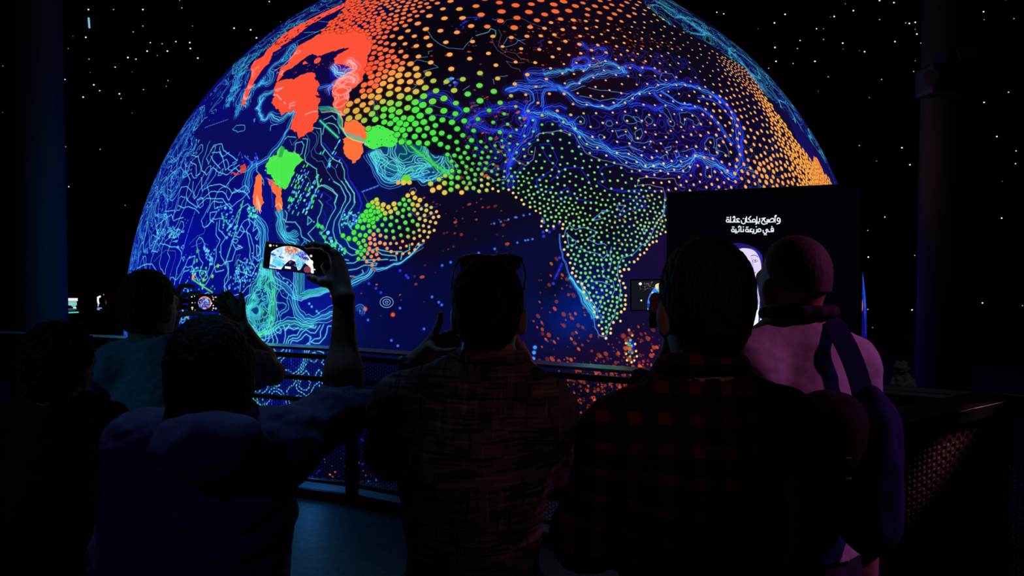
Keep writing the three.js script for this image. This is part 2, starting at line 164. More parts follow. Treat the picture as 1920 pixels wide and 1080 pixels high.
// ---- the painter: everything is drawn in degrees of longitude and latitude
function paintGlobe(g, lonA, latB, ppd) {
  reseed(2024);
  const X = (lon) => (lon - lonA) * ppd, Y = (lat) => (latB - lat) * ppd, px = ppd / 19.6;
  g.lineCap = g.lineJoin = 'round';
  const trace = (a, close) => { g.beginPath(); for (let i = 0; i < a.length; i += 2) g[i ? 'lineTo' : 'moveTo'](X(a[i]), Y(a[i + 1])); if (close) g.closePath(); };
  const fillPoly = (a, c) => { trace(a, true); g.fillStyle = c; g.fill(); };
  const raw = (a, c, w) => { trace(a); g.strokeStyle = c; g.lineWidth = w * px; g.stroke(); };
  function rough(a, step, amp, f = 60, seed = 1) { // resampled with small kinks, as drawn contours have
    const o = [];
    for (let i = 0; i + 3 < a.length; i += 2) {
      const n = Math.max(1, Math.round(Math.hypot(a[i + 2] - a[i], a[i + 3] - a[i + 1]) / step));
      for (let k = 0; k < n; k++) { const x = mixn(a[i], a[i + 2], k / n), y = mixn(a[i + 1], a[i + 3], k / n); o.push(x + amp * fbm(x, y, f, seed, 2), y + amp * fbm(x, y, f, seed + 9, 2)); }
    }
    o.push(a[a.length - 2], a[a.length - 1]);
    return o;
  }
  const line = (a, c, w = 1.3, amp0 = 0.08, halo = 0.25) => { const r = rough(a, 0.35, amp0 * 0.65); if (halo) raw(r, rgb(c, halo), w * 3.2); raw(r, rgb(c), w); };
  function smooth(a) { for (let t = 0; t < 2; t++) { const o = [a[0], a[1]]; for (let i = 0; i + 3 < a.length; i += 2) o.push(a[i] * 0.75 + a[i + 2] * 0.25, a[i + 1] * 0.75 + a[i + 3] * 0.25, a[i] * 0.25 + a[i + 2] * 0.75, a[i + 1] * 0.25 + a[i + 3] * 0.75); o.push(a[a.length - 2], a[a.length - 1]); a = o; } return a; }
  function bundle(a, half, n, core, outer, opt = {}) { // a mountain chain: many contour lines side by side
    const r = rough(smooth(a), 0.22, opt.amp ?? 0.16, opt.f ?? 42, opt.seed ?? 3), m = r.length / 2;
    half *= opt.wide ?? 1; const shift = (t, jit, seed) => { const o = []; for (let i = 0; i < m; i++) { const i0 = Math.max(0, i - 2), i1 = Math.min(m - 1, i + 2); let dx = r[i1 * 2] - r[i0 * 2], dy = r[i1 * 2 + 1] - r[i0 * 2 + 1]; const d = Math.hypot(dx, dy) || 1; dx /= d; dy /= d; const x = r[i * 2], y = r[i * 2 + 1], e = half * Math.max(0.3, 1 + 0.8 * fbm(x, y, 15, 5, 2)) * t + jit * (fbm(x, y, 60, seed, 2) * 0.6 + 1.3 * fbm(x, y, 18, seed, 1)); o.push(x - dy * e / Math.cos(y * RAD) , y + dx * e); } return o; };
    raw(shift(0, 0, 1), rgb(outer, (opt.haze ?? 0.3) * 0.45), half * 2.6 * 19.6); raw(shift(0, 0, 1), rgb(outer, (opt.haze ?? 0.3) * 0.5), half * 1.7 * 19.6); raw(shift(0.1, 0.05, 2), rgb(core, (opt.haze ?? 0.3) * 0.8), half * 0.5 * 19.6);
    n = Math.max(2, Math.round(n * 0.72));
    for (let k = 0; k < n; k++) { const t = n > 1 ? (k / (n - 1)) * 2 - 1 : 0, q = clamp(Math.abs(t) * 1.25 - 0.25), c = core.map((v, i) => clamp(mixn(v * 1.12, outer[i], clamp(q + (rnd() - 0.5) * 0.55)), 0, 255)); raw(shift(t * (1 + 0.25 * rnd()), half * 0.15, 20 + k), rgb(c, 0.95), (opt.w ?? 1.05) * (q < 0.3 ? 1.35 : 1)); }
  }
  function contours(poly, f, step, levels, col, w, opt = {}) { // contour lines of a made-up relief inside an outline
    let x0 = 1e9, x1 = -1e9, y0 = 1e9, y1 = -1e9;
    for (let i = 0; i < poly.length; i += 2) { x0 = Math.min(x0, poly[i]); x1 = Math.max(x1, poly[i]); y0 = Math.min(y0, poly[i + 1]); y1 = Math.max(y1, poly[i + 1]); }
    const nx = Math.ceil((x1 - x0) / step) + 1, ny = Math.ceil((y1 - y0) / step) + 1, h = new Float32Array(nx * ny);
    for (let j = 0; j < ny; j++) for (let i = 0; i < nx; i++) h[j * nx + i] = fbm(x0 + i * step, y0 + j * step, f, opt.seed ?? 7, opt.oct ?? 2);
    g.save(); trace(poly, true); g.clip();
    for (const L of levels) {
      g.beginPath();
      for (let j = 0; j + 1 < ny; j++) for (let i = 0; i + 1 < nx; i++) {
        const c = [h[j * nx + i], h[j * nx + i + 1], h[(j + 1) * nx + i + 1], h[(j + 1) * nx + i]], e = [];
        const P = [[i, j], [i + 1, j], [i + 1, j + 1], [i, j + 1]];
        for (let k = 0; k < 4; k++) { const a = c[k], b = c[(k + 1) % 4]; if (a > L !== b > L) { const t = (L - a) / (b - a), A = P[k], B = P[(k + 1) % 4]; e.push([x0 + mixn(A[0], B[0], t) * step, y0 + mixn(A[1], B[1], t) * step]); } }
        for (let k = 0; k + 1 < e.length; k += 2) { g.moveTo(X(e[k][0]), Y(e[k][1])); g.lineTo(X(e[k + 1][0]), Y(e[k + 1][1])); }
      }
      const c = typeof col === 'function' ? col(L) : col;
      if (opt.halo ?? 0.22) { g.strokeStyle = rgb(c, opt.halo ?? 0.22); g.lineWidth = w * 3.4 * px; g.stroke(); }
      g.strokeStyle = rgb(c, opt.alpha ?? 1); g.lineWidth = w * px; g.stroke();
    }
    g.restore();
  }
  const blob = (lon, lat, r, c, sx = 1, rot = 0) => { g.fillStyle = c; g.beginPath(); g.ellipse(X(lon), Y(lat), (r * ppd * sx) / Math.cos(lat * RAD), r * ppd, rot, 0, 7); g.fill(); };
  function scatter(poly, n, fn) { let x0 = 1e9, x1 = -1e9, y0 = 1e9, y1 = -1e9; for (let i = 0; i < poly.length; i += 2) { x0 = Math.min(x0, poly[i]); x1 = Math.max(x1, poly[i]); y0 = Math.min(y0, poly[i + 1]); y1 = Math.max(y1, poly[i + 1]); } for (let k = 0; k < n; k++) { const x = mixn(x0, x1, rnd()), y = mixn(y0, y1, rnd()), a = rnd(), b = rnd(), c = rnd(); if (inside(poly, x, y)) fn(x, y, a, b, c); } }
  const track = (a, c, w, dash) => { g.setLineDash(dash.map((v) => v * px)); raw(a, rgb(c, 0.3), w * 2.6); raw(a, rgb(c), w); g.setLineDash([]); };
  const specks = (a, c, r) => { for (let i = 0; i < a.length; i += 2) { blob(a[i], a[i + 1], r * 1.6, rgb(c, 0.16)); blob(a[i], a[i + 1], r, rgb(c)); } };
  const lanes = (poly, n, dx, dy, cols) => scatter(poly, n, (x, y, a, b, c) => { const m = 2 + Math.floor(a * 5); for (let k = 0; k < m; k++) { const t = k * (0.5 + 0.2 * b), q = cols[Math.floor(((c * 7 + k * 0.37) % 1) * cols.length)], lx = x + dx * t, ly = y + dy * t, l = 0.06 + 0.3 * ((a * 13 + k * 0.61) % 1); if (inside(poly, lx, ly)) raw([lx, ly, lx + dx * l, ly + dy * l], rgb(q), 2.6 + 1.3 * b); } });

  const CY = [104, 234, 255], CB = [66, 172, 255], BL = [38, 48, 232], DB = [24, 22, 170], TEAL = [62, 208, 230], GR = [76, 236, 78], GT = [60, 224, 160], RED = [255, 82, 56], ORG = [255, 112, 58], PINK = [255, 190, 200], MIDB = [70, 120, 255], GREY = [120, 120, 150];

  // sea and land tone
  {
    const [bc, bg] = canvas(128, 128), im = bg.createImageData(128, 128), span = 2048 / ppd;
    for (let y = 0, i = 0; y < 128; y++) for (let x = 0; x < 128; x++, i += 4) { const v = baseField(lonA + ((x + 0.5) / 128) * span, latB - ((y + 0.5) / 128) * span); for (let k = 0; k < 3; k++) im.data[i + k] = v[k]; im.data[i + 3] = 255; }
    bg.putImageData(im, 0, 0); g.drawImage(bc, 0, 0, 128, 128, 0, 0, 2048, 2048);
  }
  // ---- far left limb and Africa
  const limbL = [-61.66,-.84,-62.21,4.91,-62.27,13,-61.92,19.1,-60.04,24.96,-60.01,30.95,-50.07,31.88,-46.05,29.74,-43.39,25.58,-42.25,22.81,-42.02,20.4,-43.6,18.47,-42.7,14.45,-43.82,11.27,-51.62,10.69,-51.91,5.32,-52.4,-.71];
  contours(limbL, 15, 0.4, [-0.45, 0, 0.35], (L) => (L > 0 ? [70, 190, 255] : [48, 130, 255]), 1.0, { seed: 3 });
  contours(limbL, 9, 0.4, [-0.1, 0.02, 0.14, 0.5], [80, 200, 246], 1.0, { seed: 13, halo: 0.2 });
  const limbTop = [-51.61,32.6,-50.26,37.54,-50.24,43.08,-46.73,48.54,-41.88,52.31,-43.44,56.86,-28.38,47.19,-32.72,45.53,-36.55,43.96,-39.72,41.7,-40.85,38.54,-40.16,36.81,-37.58,32.7,-34.98,28.28,-36.57,28.49,-40.96,32.42,-40.85,29.9,-42.7,29.05,-44.62,29.51,-49.24,33.96,-47.7,37.46,-45.63,35.09];
  contours(limbTop, 12, 0.4, [-0.5, -0.1, 0.05, 0.4], (L) => (L > 0 ? [74, 206, 240] : [50, 140, 250]), 1.0, { seed: 23 });
  contours([-55.06,40.44,-44.17,39.72,-41.83,40.35,-40.7,42.56,-41.33,45.46,-36.55,45.09,-33.83,44.15,-35.62,43.02,-37.33,40.9,-40.05,39.73,-42.12,37.73,-41.5,36.16,-38.66,32.31,-38.44,29.54,-40.24,29.81,-43.37,34.81], 20, 0.35, [-0.5, -0.25, 0, 0.25, 0.5], TEAL, 1.1, { seed: 33 });
  const spanL = [-53.79,18.36,-57.18,22.61,-47.08,24.52,-48.08,27.77,-47.33,29.78,-40.77,27.83,-34.18,25.24,-24.93,21.11,-25.89,19.29,-26.08,16.27,-25.68,12.78,-25.42,6.1,-27.43,1.64,-37.62,1.06,-49.69,.18,-51.91,5.32,-52.51,13.45];
  contours(spanL, 7, 0.6, [-0.62, 0.08, 0.72], CY, 1.1, { seed: 61, oct: 3 });
  contours([-43.08,14.06,-40.98,14.22,-39.19,13.58,-39.54,12.2,-41.04,12.23,-42.54,13.09], 24, 0.35, [-0.4, -0.15, 0.1, 0.4], CY, 1.3, { seed: 4 });
  fillPoly([-46.2,27.29,-45.09,28.31,-36.24,27.52,-31.19,25.98,-28.11,25.41,-25.82,24.57,-26.02,22.01,-27.65,21.05,-30.99,21.53,-35.02,23.37,-39.12,24.72,-43.74,25.54,-46.11,26.41], rgb([12, 12, 92]));
  // traced lines of the west
  for (const a of [[-37.51,22.58,-35.97,21.56,-34.39,20.75], [-38,23.28,-37.88,24.05,-36.1,24.06,-35.18,23.13,-33.7,22.49,-31.51,21.51,-32.29,21.26], [-37.6,23.04,-36,22.95,-34.9,22.35,-33.19,20.48,-32.48,20.91,-31.54,21.21], [-42.61,22.3,-40.48,21.7,-39.39,20.22,-38.56,20.4], [-43.25,23.29,-40.82,22.78,-38.33,20.76,-36.82,20.14,-36.1,21.07,-34.42,20.27,-32.5,19.83,-31.86,20.39,-30.88,20.92], [-37.9,19.91,-36.79,18.2,-35.4,18.71,-33.68,18.78,-32.22,18.4,-31.8,19.08,-30.87,19.72], [-39.62,19.49,-39.01,18.34,-37.91,17.43], [-37.32,17.16,-36.07,17.21,-34.83,17.96,-32.7,17.84,-31.82,17.45,-31.03,16.72,-30.69,17.62,-29.97,17.93,-28.54,17.51], [-40.03,17.43,-38.44,16.74,-36.84,16.19,-35.45,17.17,-32.18,17.01,-31.21,16.28,-29.96,15.56], [-41.62,16.67,-40.06,16.23,-38.72,16.4,-36.94,15.96,-36.08,15.46], [-34.52,15.51,-33.89,16.75,-31.99,16.54], [-43.59,22.39,-43.18,21.3,-40.6,19.81,-40.43,18.06,-39.62,17.16], [-46.99,19.02,-45.45,17.39,-45.09,16.12,-42.35,16.1],
    [-46.24,11.25,-45.6,13.05,-45.5,14.88,-42.89,15.62,-41.86,14.85,-39.45,15.11], [-46.24,11.25,-44.49,11.11,-44.11,12.17,-40.53,11.64,-39.31,11.62,-38.22,11.15,-37.95,10.36,-38.5,9.24,-38.69,7.34], [-37.1,8.91,-36.46,10.36,-35.13,10.57,-35.31,9.8,-35.48,8.92], [-37.61,7.47,-37.08,8.8,-35.9,9.03], [-35.65,8.81,-34.34,8.93,-32.89,8.94,-32.23,8.19,-33.02,7.76], [-33.86,13.77,-33.03,14.53,-32.67,15.53,-33.93,15.46,-33.63,14.66,-32.77,14.29], [-32.24,14.28,-31.99,12.94,-31.12,12.27,-31.54,11.3,-31.29,10.23,-31.51,9.69,-31.01,8.84,-29.76,9.06], [-31.82,14.6,-31.64,13.49,-30.22,12.58,-30.82,11.73,-30.56,10.65,-29.75,9.8,-28.57,10.11,-28.33,11.16,-27.36,11.47,-28.14,11.69], [-28.67,12.66,-28.03,13.72,-27.44,13.17,-28.01,12.43,-28.67,12.66], [-28.93,11.81,-28.35,11.27,-27.67,11.58], [-26.9,15.1,-27.17,14.46,-26.74,13.91,-27.17,13.27,-26.66,12.31,-26.17,11.25,-26.14,10.31,-25.15,9.28,-25.58,8.46,-26.74,8.76,-27.92,8.96,-27.36,8.13,-27.03,7.83,-27.05,6.8], [-26.12,14.32,-26.27,13.15,-25.66,13.56,-25.26,13.02,-25.69,12.4,-25.37,12.18,-25.12,13.02], [-25.75,10.52,-24.98,10,-24.36,10.31], [-25.41,11.66,-24.95,11.45,-24.69,10.72,-25.06,10.46,-25.41,11.66], [-29.41,9.69,-28.96,8.85,-28.96,7.91,-29.48,7.28,-29.25,6.66], [-51.48,9.19,-48.79,9.57,-45.77,9.69,-43.81,8.87],
    [-30.52,18.05,-29.71,17.66,-28.93,17.74,-28.14,17.25,-27.68,16.78], [-31.03,19.71,-30.42,20.26,-29.61,20.33]]) line(a, CY, 1.25, 0.1);
  for (const a of [[-36.76,11.92,-35.44,12.8,-34.2,13.1,-34.15,14.56], [-36.23,11.58,-34.4,12,-34.17,12.44,-34.93,12.45], [-45.21,9.93,-42.23,11.32,-39.61,11.17,-39.32,10.37,-40.05,8.11], [-28.16,9.48,-27.72,10.32,-27.5,10.74,-28.05,10.53,-28.16,9.48], [-21.86,24.11,-21.03,23.2,-20.77,21.89,-20.98,20.97], [-21.1,24.3,-20.25,23.76,-20,22.9,-20.44,21.87,-20.21,21.27,-19.28,20.65,-18.64,20.62,-17.74,19.35,-16.84,18.44,-15.9,17.76,-15.02,16.57,-15.04,15.94], [-20.44,24.38,-19.95,23.86,-19.84,22.77,-20.04,22.08,-19.64,21.59,-18.68,21.31,-17.69,20.24,-16.84,19.65,-16.42,18.75,-15.17,17.53,-14.57,16.56,-14.59,15.93], [-20.86,19.26,-19.97,18.78,-19.54,17.99,-20.03,17.36], [-23.93,23.53,-23.37,22.76,-22.9,23.45,-23.08,22.74]]) line(a, [70, 130, 170], 1, 0.06, 0.1);
  for (const a of [[-20.98,24.79,-19.97,24.59,-19.27,22.62,-18.26,21.63,-17.32,20.79,-16.25,20.29,-15.74,19.5,-15.58,18.62,-14.58,17.41,-14.16,16.87,-13.92,15.92], [-15.38,18.24,-14.15,16.93,-13.99,15.77,-14.54,14.86,-14.52,13.83,-13.64,12.81], [-16.79,18.29,-15.87,17.72,-15.12,16.64,-15.06,16.21,-15.47,15.18,-16,14.06,-16.09,13.04,-15.64,12.03,-14.55,11.03,-13.65,10.53,-13.23,10.63], [-15.84,18.26,-14.57,16.73,-14.49,16.2,-15.12,15.07,-15.51,13.75,-15.16,12.73,-14.43,12.02,-14.05,11.42,-13.26,11.02,-12.2,10.92,-11.18,11.21,-10.55,11.01,-9.62,10.86,-8.51,10.89], [-18.85,18.36,-18.6,17.7,-17.8,17.94,-16.75,17.42,-16.11,16.77,-16.27,15.93,-16.07,15.4,-16.51,14.48,-16.77,13.87,-16.9,13.16,-17.42,12.76,-16.89,12.14,-16.37,11.54,-16.07,10.84,-15.13,10.24,-14.03,10.04], [-18.21,16.3,-17.7,15.75,-17.75,15.02,-18.01,14.41,-17.91,13.78,-18.94,12.78,-17.87,11.75], [-21.99,14.07,-20.73,14.04,-20,13.41,-19.62,12.48,-18.59,11.96], [-22.23,15.24,-21.9,14.91,-21.88,14.17,-22.31,14.39], [-19.14,13.7,-19.22,14.53,-18.67,14.11,-19.14,13.7], [-22.7,22,-22.88,22.97,-22.1,23.16,-21.67,22.65,-21.65,21.7,-21.96,21.37], [-22.08,23.52,-21.34,23.35,-21.18,22.38,-21.18,21.44,-20.91,20.74,-19.19,19.75,-18.51,17.74,-18.18,17.95,-16.74,17.25,-16.07,16.7,-16.18,15.97], [-19.48,23.83,-19.58,25.06,-19.11,25.28,-18.23,24.97,-17.57,24.44,-17.28,23.82], [-19.92,25.71,-18.84,26.14,-18.15,25.58], [-24.68,23.58,-24.37,23.93,-23.13,23.71], [-13.96,9.07,-13.12,9.16,-12.31,9.55,-11.07,9.55,-10.98,9.75,-12.12,9.85], [-14.66,9.75,-13.37,9.75,-12.97,10.04,-11.11,10.14,-9.88,10.13], [-11.17,11.01,-10.52,10.62,-9.09,10.42,-8.97,10.04,-9.67,10.04], [-13.71,8.48,-13.07,8.39,-12.36,8.78,-12.49,9.07], [-7.75,11.59,-7.72,11.1,-8.5,10.71,-8.57,10.13]]) line(a, [104, 230, 224], 1.25, 0.06);
  line([-19.17,22.73,-18.91,22.72,-17.42,21.25,-16.22,20.74,-15.44,19.82,-15.11,18.6,-14,17.28,-13.2,15.9], [34, 40, 230], 1.3, 0.04); line([-14.8,18.22,-13.57,16.81,-13.16,15.76,-13.35,15.04], [34, 40, 230], 1.3, 0.04);
  line([-19.1,17.18,-18.08,16.93,-17.76,17.13,-16.69,16.41,-17.34,16.06,-16.44,15.51,-16.49,15.1], [30, 34, 220], 1, 0.04); line([-17.42,15.12,-17.09,14.49,-17.2,13.67], [30, 34, 220], 1, 0.04);
  bundle([-24.62,27.14,-24.63,26.09,-24.56,25.19,-25.08,24.23,-25.15,23.25,-25.95,22.22,-26.29,21.53,-27.05,21.1,-27.98,20.69], 0.22, 4, CY, CB, { amp: 0.12 });
  bundle([-27.98,20.69,-28.93,20.28,-28.75,18.99,-28.61,17.72], 0.5, 6, TEAL, CB);
  bundle([-24.52,27.26,-25.31,26.94,-26.1,26.62,-27.08,26.32,-28.74,27.29,-29.38,26.55,-30.76,27.11,-31.38,28.41,-31.35,29.83], 0.4, 7, CY, CB, { amp: 0.25 });
  bundle([-29.94,30.55,-31.39,30.74,-32.34,30.14,-31.9,29.21,-31.71,28.34], 0.3, 5, CY, CB, { amp: 0.25 });
  bundle([-34.17,32.52,-32.11,31.74,-31.97,33.43,-33.97,34.08,-33.36,35.64,-31.7,35.68,-32.84,38.01,-32.19,39,-31.17,37.33,-31.22,35.6], 0.45, 6, TEAL, CB, { amp: 0.3 });
  bundle([-34.1,28.93,-35.14,30.53,-35.34,32.08,-33.6,31.81,-34.09,33.45], 0.45, 6, TEAL, CB, { amp: 0.3 });
  bundle([-35.72,27.7,-36.12,29.03,-36.24,30.52,-37.03,32.17], 0.5, 6, TEAL, CB, { amp: 0.2 });
  bundle([-39.36,29.97,-40.66,31.71,-40.86,33.34,-43.43,36.21], 0.5, 6, [56, 170, 220], CB, { amp: 0.2 });
  for (const a of [[-35.01,25.86,-34.57,26.42,-32.8,26.15,-32.36,25.44,-33.63,25.31,-35.01,25.86], [-27.57,24.95,-27.71,25.6,-26.8,25.71], [-32.18,41.16,-30.1,40.83,-28.43,40.59], [-38.35,47.88,-36.63,49.02,-38.01,49.74], [-42.65,44.42,-38.93,43.87,-36.55,45.09], [-25.15,46.09,-24.4,45.8,-23.54,47.18], [-31.11,26.47,-31.43,26.84,-31.18,26.95,-31.11,26.47]]) line(a, TEAL, 1.1, 0.1);
  // the great rift bundles in the south-west
  fillPoly([-23.96,9.4,-22.87,9,-22.38,7.39,-22.21,4.21,-22.77,2.6,-24.04,2.16,-25.13,3.32,-26.03,4.81,-24.98,6.86], rgb([16, 76, 120], 0.7));
  contours([-23.96,9.4,-22.87,9,-22.38,7.39,-22.21,4.21,-22.77,2.6,-24.04,2.16,-25.13,3.32,-26.03,4.81,-24.98,6.86], 22, 0.3, [-0.7, -0.5, -0.3, -0.1, 0.1, 0.3, 0.5], (L) => (L > 0.2 ? GT : [70, 220, 226]), 1.2, { seed: 71 });
  bundle([-23.86,9.61,-24.68,7.77,-25.53,5.53,-26.15,4.6,-25.4,3.31,-24.17,2.15], 0.45, 7, GT, CY, { amp: 0.15 }); bundle([-23.35,9.71,-22.64,8.09,-22.39,6.1,-22.33,4.21,-22.78,3,-24.04,2.36], 0.5, 8, [70, 236, 120], CY, { amp: 0.1 });
  bundle([-26.2,14.65,-25.36,14.09,-24.8,13.44,-24.48,12.17,-24.29,10.72,-24.24,9.49,-23.84,8.47], 0.42, 7, TEAL, CY, { amp: 0.08 });
  bundle([-23.11,15.37,-22.66,14.19,-22.42,12.93,-21.41,12.19,-20.34,11.67], 0.5, 8, TEAL, CY, { amp: 0.1 });
  contours([-21.93,13.76,-20.32,13.1,-19.59,12.27,-18.58,11.86,-19.21,11.26,-20.96,11.68,-21.96,12.51], 18, 0.35, [-0.5, -0.3, -0.1, 0.1, 0.3], TEAL, 1.1, { seed: 8 });
  {
    const [ax, ay, bx, by] = [-20.14,8.81,-15.4,5.91];
    for (let k = 0; k < 7; k++) { const q = k * 17, nest = [[600 + q, 50], [612 + q, 330 - q * 0.75], [690 + q * 0.5, 352 - q * 1.1], [770 + q * 0.3, 312 - q * 0.8], [870, 290 - q * 0.7], [985, 240 - q * 0.8]]; line(nest.flatMap(([u, v]) => [mixn(ax, bx, (u - 600) / 400), mixn(ay, by, (v - 60) / 300)]), k < 3 ? CY : k < 5 ? GT : TEAL, 1.2, 0.07); }
  }
  bundle([-22.51,8.1,-21.48,7.7,-20.69,7.02,-19.91,6.24,-19.72,5.06,-18.87,4.1,-17.96,4.03,-16.42,4.45,-15.35,4.76,-14.29,4.87], 0.38, 6, TEAL, CY, { amp: 0.12 });
  bundle([-23.03,2.69,-21.92,3.33,-20.49,3.86,-19.79,3.88,-18.85,3.42,-18.17,3.54,-17.5,3.65], 0.35, 6, GT, CY, { amp: 0.12 });
  contours([-22.44,7.39,-20.95,7.21,-20.14,6.14,-20.29,4.66,-21.84,4.32,-22.2,6.1], 14, 0.4, [-0.5, -0.2, 0.1, 0.4], TEAL, 1.2, { seed: 16 });
  contours([-24.04,2.46,-22.17,3.22,-20.49,3.67,-18.84,3.32,-17.27,3.56,-15.32,3.99,-14.03,3.25,-14.02,-1.17,-17.6,-4.28,-21.2,-5.53,-24.86,-3.76,-25.35,.28], 13, 0.5, [-0.7, -0.4, -0.1, 0.2, 0.5, 0.8], (L) => (L > 0.6 ? [40, 50, 230] : CY), 1.35, { seed: 19 });
  contours([-26.32,-1.06,-23.12,-1.41,-22.89,-3.58,-21.49,-6.79,-22.66,-10.34,-29.6,-13.69,-29.79,-7.62], 20, 0.35, [-0.5, -0.2, 0.1, 0.4], [90, 236, 190], 1.5, { seed: 29 });
  contours([-37.73,3.42,-36.11,4.08,-32.51,2.51,-30.7,.34,-34.54,-2.24,-41.65,-2.28], 18, 0.4, [-0.4, -0.1, 0.2], CY, 1.3, { seed: 39 });
  // straight tracks over Africa
  track([-35.9,21.26,-36.51,18.34,-36.99,16.13,-38.02,10.59], MIDB, 1.8, [26, 3, 8, 4]); track([-42.49,19.07,-42.25,15.93], [80, 200, 250], 1.5, [30, 4]); track([-28.61,16.61,-28.87,12.84,-29.67,9.62], [80, 226, 200], 2.2, [22, 3, 6, 3]); track([-28.82,16.2,-29.09,14.01], GR, 1.4, [5, 7]);
  track([-49.92,10.68,-47.36,8.71], [80, 190, 250], 1.8, [30, 3]); track([-59.24,32.69,-60.31,29.65], MIDB, 1.4, [7, 4]); track([-31.61,22.58,-31.85,20.29,-31.83,17.62], MIDB, 1.5, [9, 6]); track([-20.38,25.64,-17.32,23.33], GT, 3.4, [14, 2]); track([-35.13,8.03,-31.26,6.65], [110, 220, 110], 2.6, [16, 3]); track([-36.73,4.76,-35.34,3.76], [150, 220, 90], 3, [20, 2]);
  track([-32.07,39.36,-28.68,40.64,-26.2,41.91,-22.12,44.24], [90, 190, 255], 1.6, [8, 4, 3, 4]); track([-30.8,43.32,-26.25,41.98,-24.16,41.21], MIDB, 1.6, [7, 3]); track([-26.2,41.91,-27.15,44.45,-27.04,46.66], MIDB, 1.8, [14, 3]); track([-35.53,37.45,-32.73,39.11], MIDB, 1.2, [6, 4]); track([-43.02,27.11,-38.93,27.37,-37.38,27.52], MIDB, 1.8, [5, 5]);
  track([-13.27,17.07,-12.53,17.31,-11.59,17.66], [70, 140, 255], 2, [5, 3]); track([-21.99,31.93,-21.49,31.14], BL, 3, [4, 4]); track([-30.53,22.02,-28.3,20.71], MIDB, 1.8, [5, 3]);
  lanes([-22.14,19.66,-20.85,20.73,-19.19,19.75,-18.66,19.06,-16.99,19.21,-16.82,18.33,-17.94,17.94,-17.82,16.01,-19.78,14.8,-21.53,14.84,-22.37,17.45], 44, -0.35, -1, [CY, GT, GR, MIDB, [70, 170, 240]]);
  lanes([-19.31,21.81,-16.91,23.32,-16.04,21.64,-16.44,20.08,-17.61,19.9,-18.57,20.85], 12, -0.35, -1, [CY, MIDB, GT]);
  lanes([-52.08,22.17,-43.7,23.74,-41.34,24.29,-40.53,22.1,-41.86,20.42,-46.47,19.24], 26, -0.5, -1, [MIDB, CB]); lanes([-32.12,22.36,-28.26,22.54,-27.94,20.6,-29.84,20.49], 12, 0.7, -0.8, [MIDB, BL]); lanes([-59.07,27.88,-59.97,30.51,-54.09,24.4,-61.48,22.17,-61.92,19.38,-60.16,24.01], 30, -0.4, -1, [MIDB, CB]);
  const freckle = (poly, n, cols, r = 0.12) => scatter(poly, Math.round(n * 1.6), (x, y, a, b, c) => blob(x, y, r * (0.6 + 0.8 * a), rgb(cols[Math.floor(b * cols.length)], 0.6 + 0.4 * c)));
  freckle([-33.36,16.35,-30.1,15.99,-28.46,13.62,-28.98,12.02,-31.11,12.82,-31.27,14.47], 90, [CY, GT, CB]); freckle([-26.28,10.31,-25.59,11.14,-23.97,9.49,-24.34,8.26,-26.44,7.63,-28.36,6.78,-29.31,7.18,-27.28,10.32], 90, [CY, GT, MIDB], 0.12); freckle([-34.06,12.1,-31.69,11.2,-31.59,9.26,-33.21,10.34], 40, [CY, CB], 0.12); freckle([-34.88,10.35,-32.61,9.26,-30.51,6.74,-36.6,6.61,-36.2,8.59], 70, [GT, CY, GR], 0.12); freckle([-47.24,14.33,-44.24,13.97,-42.23,12.49,-45.37,12.68], 40, [CY, CB], 0.12); freckle([-40.14,15.49,-37.87,14.69,-38.11,14.24], 16, [CY, CB], 0.1); freckle([-27.87,15.9,-26.31,15.62,-26.06,14.64,-27.26,14.78], 40, [GT, CY]);
  freckle([-18.94,14.32,-17.7,13.88,-15.29,11.83,-14.33,11.03,-14.9,10.04,-16.31,11.04,-17.41,12.65], 120, [GT, CY, GR], 0.15); freckle([-15.46,15.08,-13,14.83,-13.49,13.42,-15.24,13.34], 50, [GT, CY, MIDB], 0.1); freckle([-28.15,9.4,-24.62,9.4,-25.12,8.07,-26.63,6.83,-27.77,6.81], 30, [CY, CB], 0.09); freckle([-41.55,3.24,-38.02,5.79,-29.18,14.01,-44.91,13.22,-47.91,8.05], 40, [CB, MIDB], 0.07);
  specks([-21.35,8.22,-20.82,7.81,-20.37,7.52,-22.08,8.75,-18.09,5.73,-17.21,5.01,-16.98,4.82,-17.79,5.44,-17.8,2.33,-17.96,1.74,-15.18,9.22], [90, 170, 255], 0.12); specks([-30.8,9.48,-31.5,8.36,-32.97,7.97], [120, 220, 80], 0.2); specks([-34.95,8.27], [255, 150, 100], 0.24); specks([-34.81,11.12], [60, 180, 110], 0.24);
  // ---- red and green countries
  const hatch = (poly, c, step, dx) => { g.save(); trace(poly, true); g.clip(); g.strokeStyle = c; g.lineWidth = 1.6 * px; for (let k = -60; k < 120; k++) { const a = poly[0] - 20 + k * step; g.beginPath(); g.moveTo(X(a), Y(poly[1] - 12)); g.lineTo(X(a + dx * 24), Y(poly[1] + 12)); g.stroke(); } g.restore(); };
  const jag = (a, amp = 0.18, f = 90, step = 0.3) => rough([...a, a[0], a[1]], step, amp, f, 31);
  fillPoly(jag([-30.18,31.62,-31.02,32.97,-31.34,34.46,-30.46,35.14,-30.74,36.55,-30.82,38.17,-29.45,39.04,-28.19,39.76,-26.22,40.57,-23.38,40.27,-22.04,40.45,-20.58,40.02,-18.73,38.99,-17.38,37.72,-16.62,36.58,-16.39,35.55,-16.64,34.59,-16.34,33.31,-16.08,32.08,-16.13,30.92,-16.79,29.99,-17.46,29.08,-17.3,28.13,-17.16,27.2,-17.07,25.92,-17.94,26.23,-19.22,27.35,-19.71,28.59,-20.44,29.61,-20.17,30.43,-19.91,31.26,-19.54,31.81,-21.96,34.55,-24.1,35.49,-24.06,34.18,-28.17,33.48,-29.3,32.4]), rgb(RED));
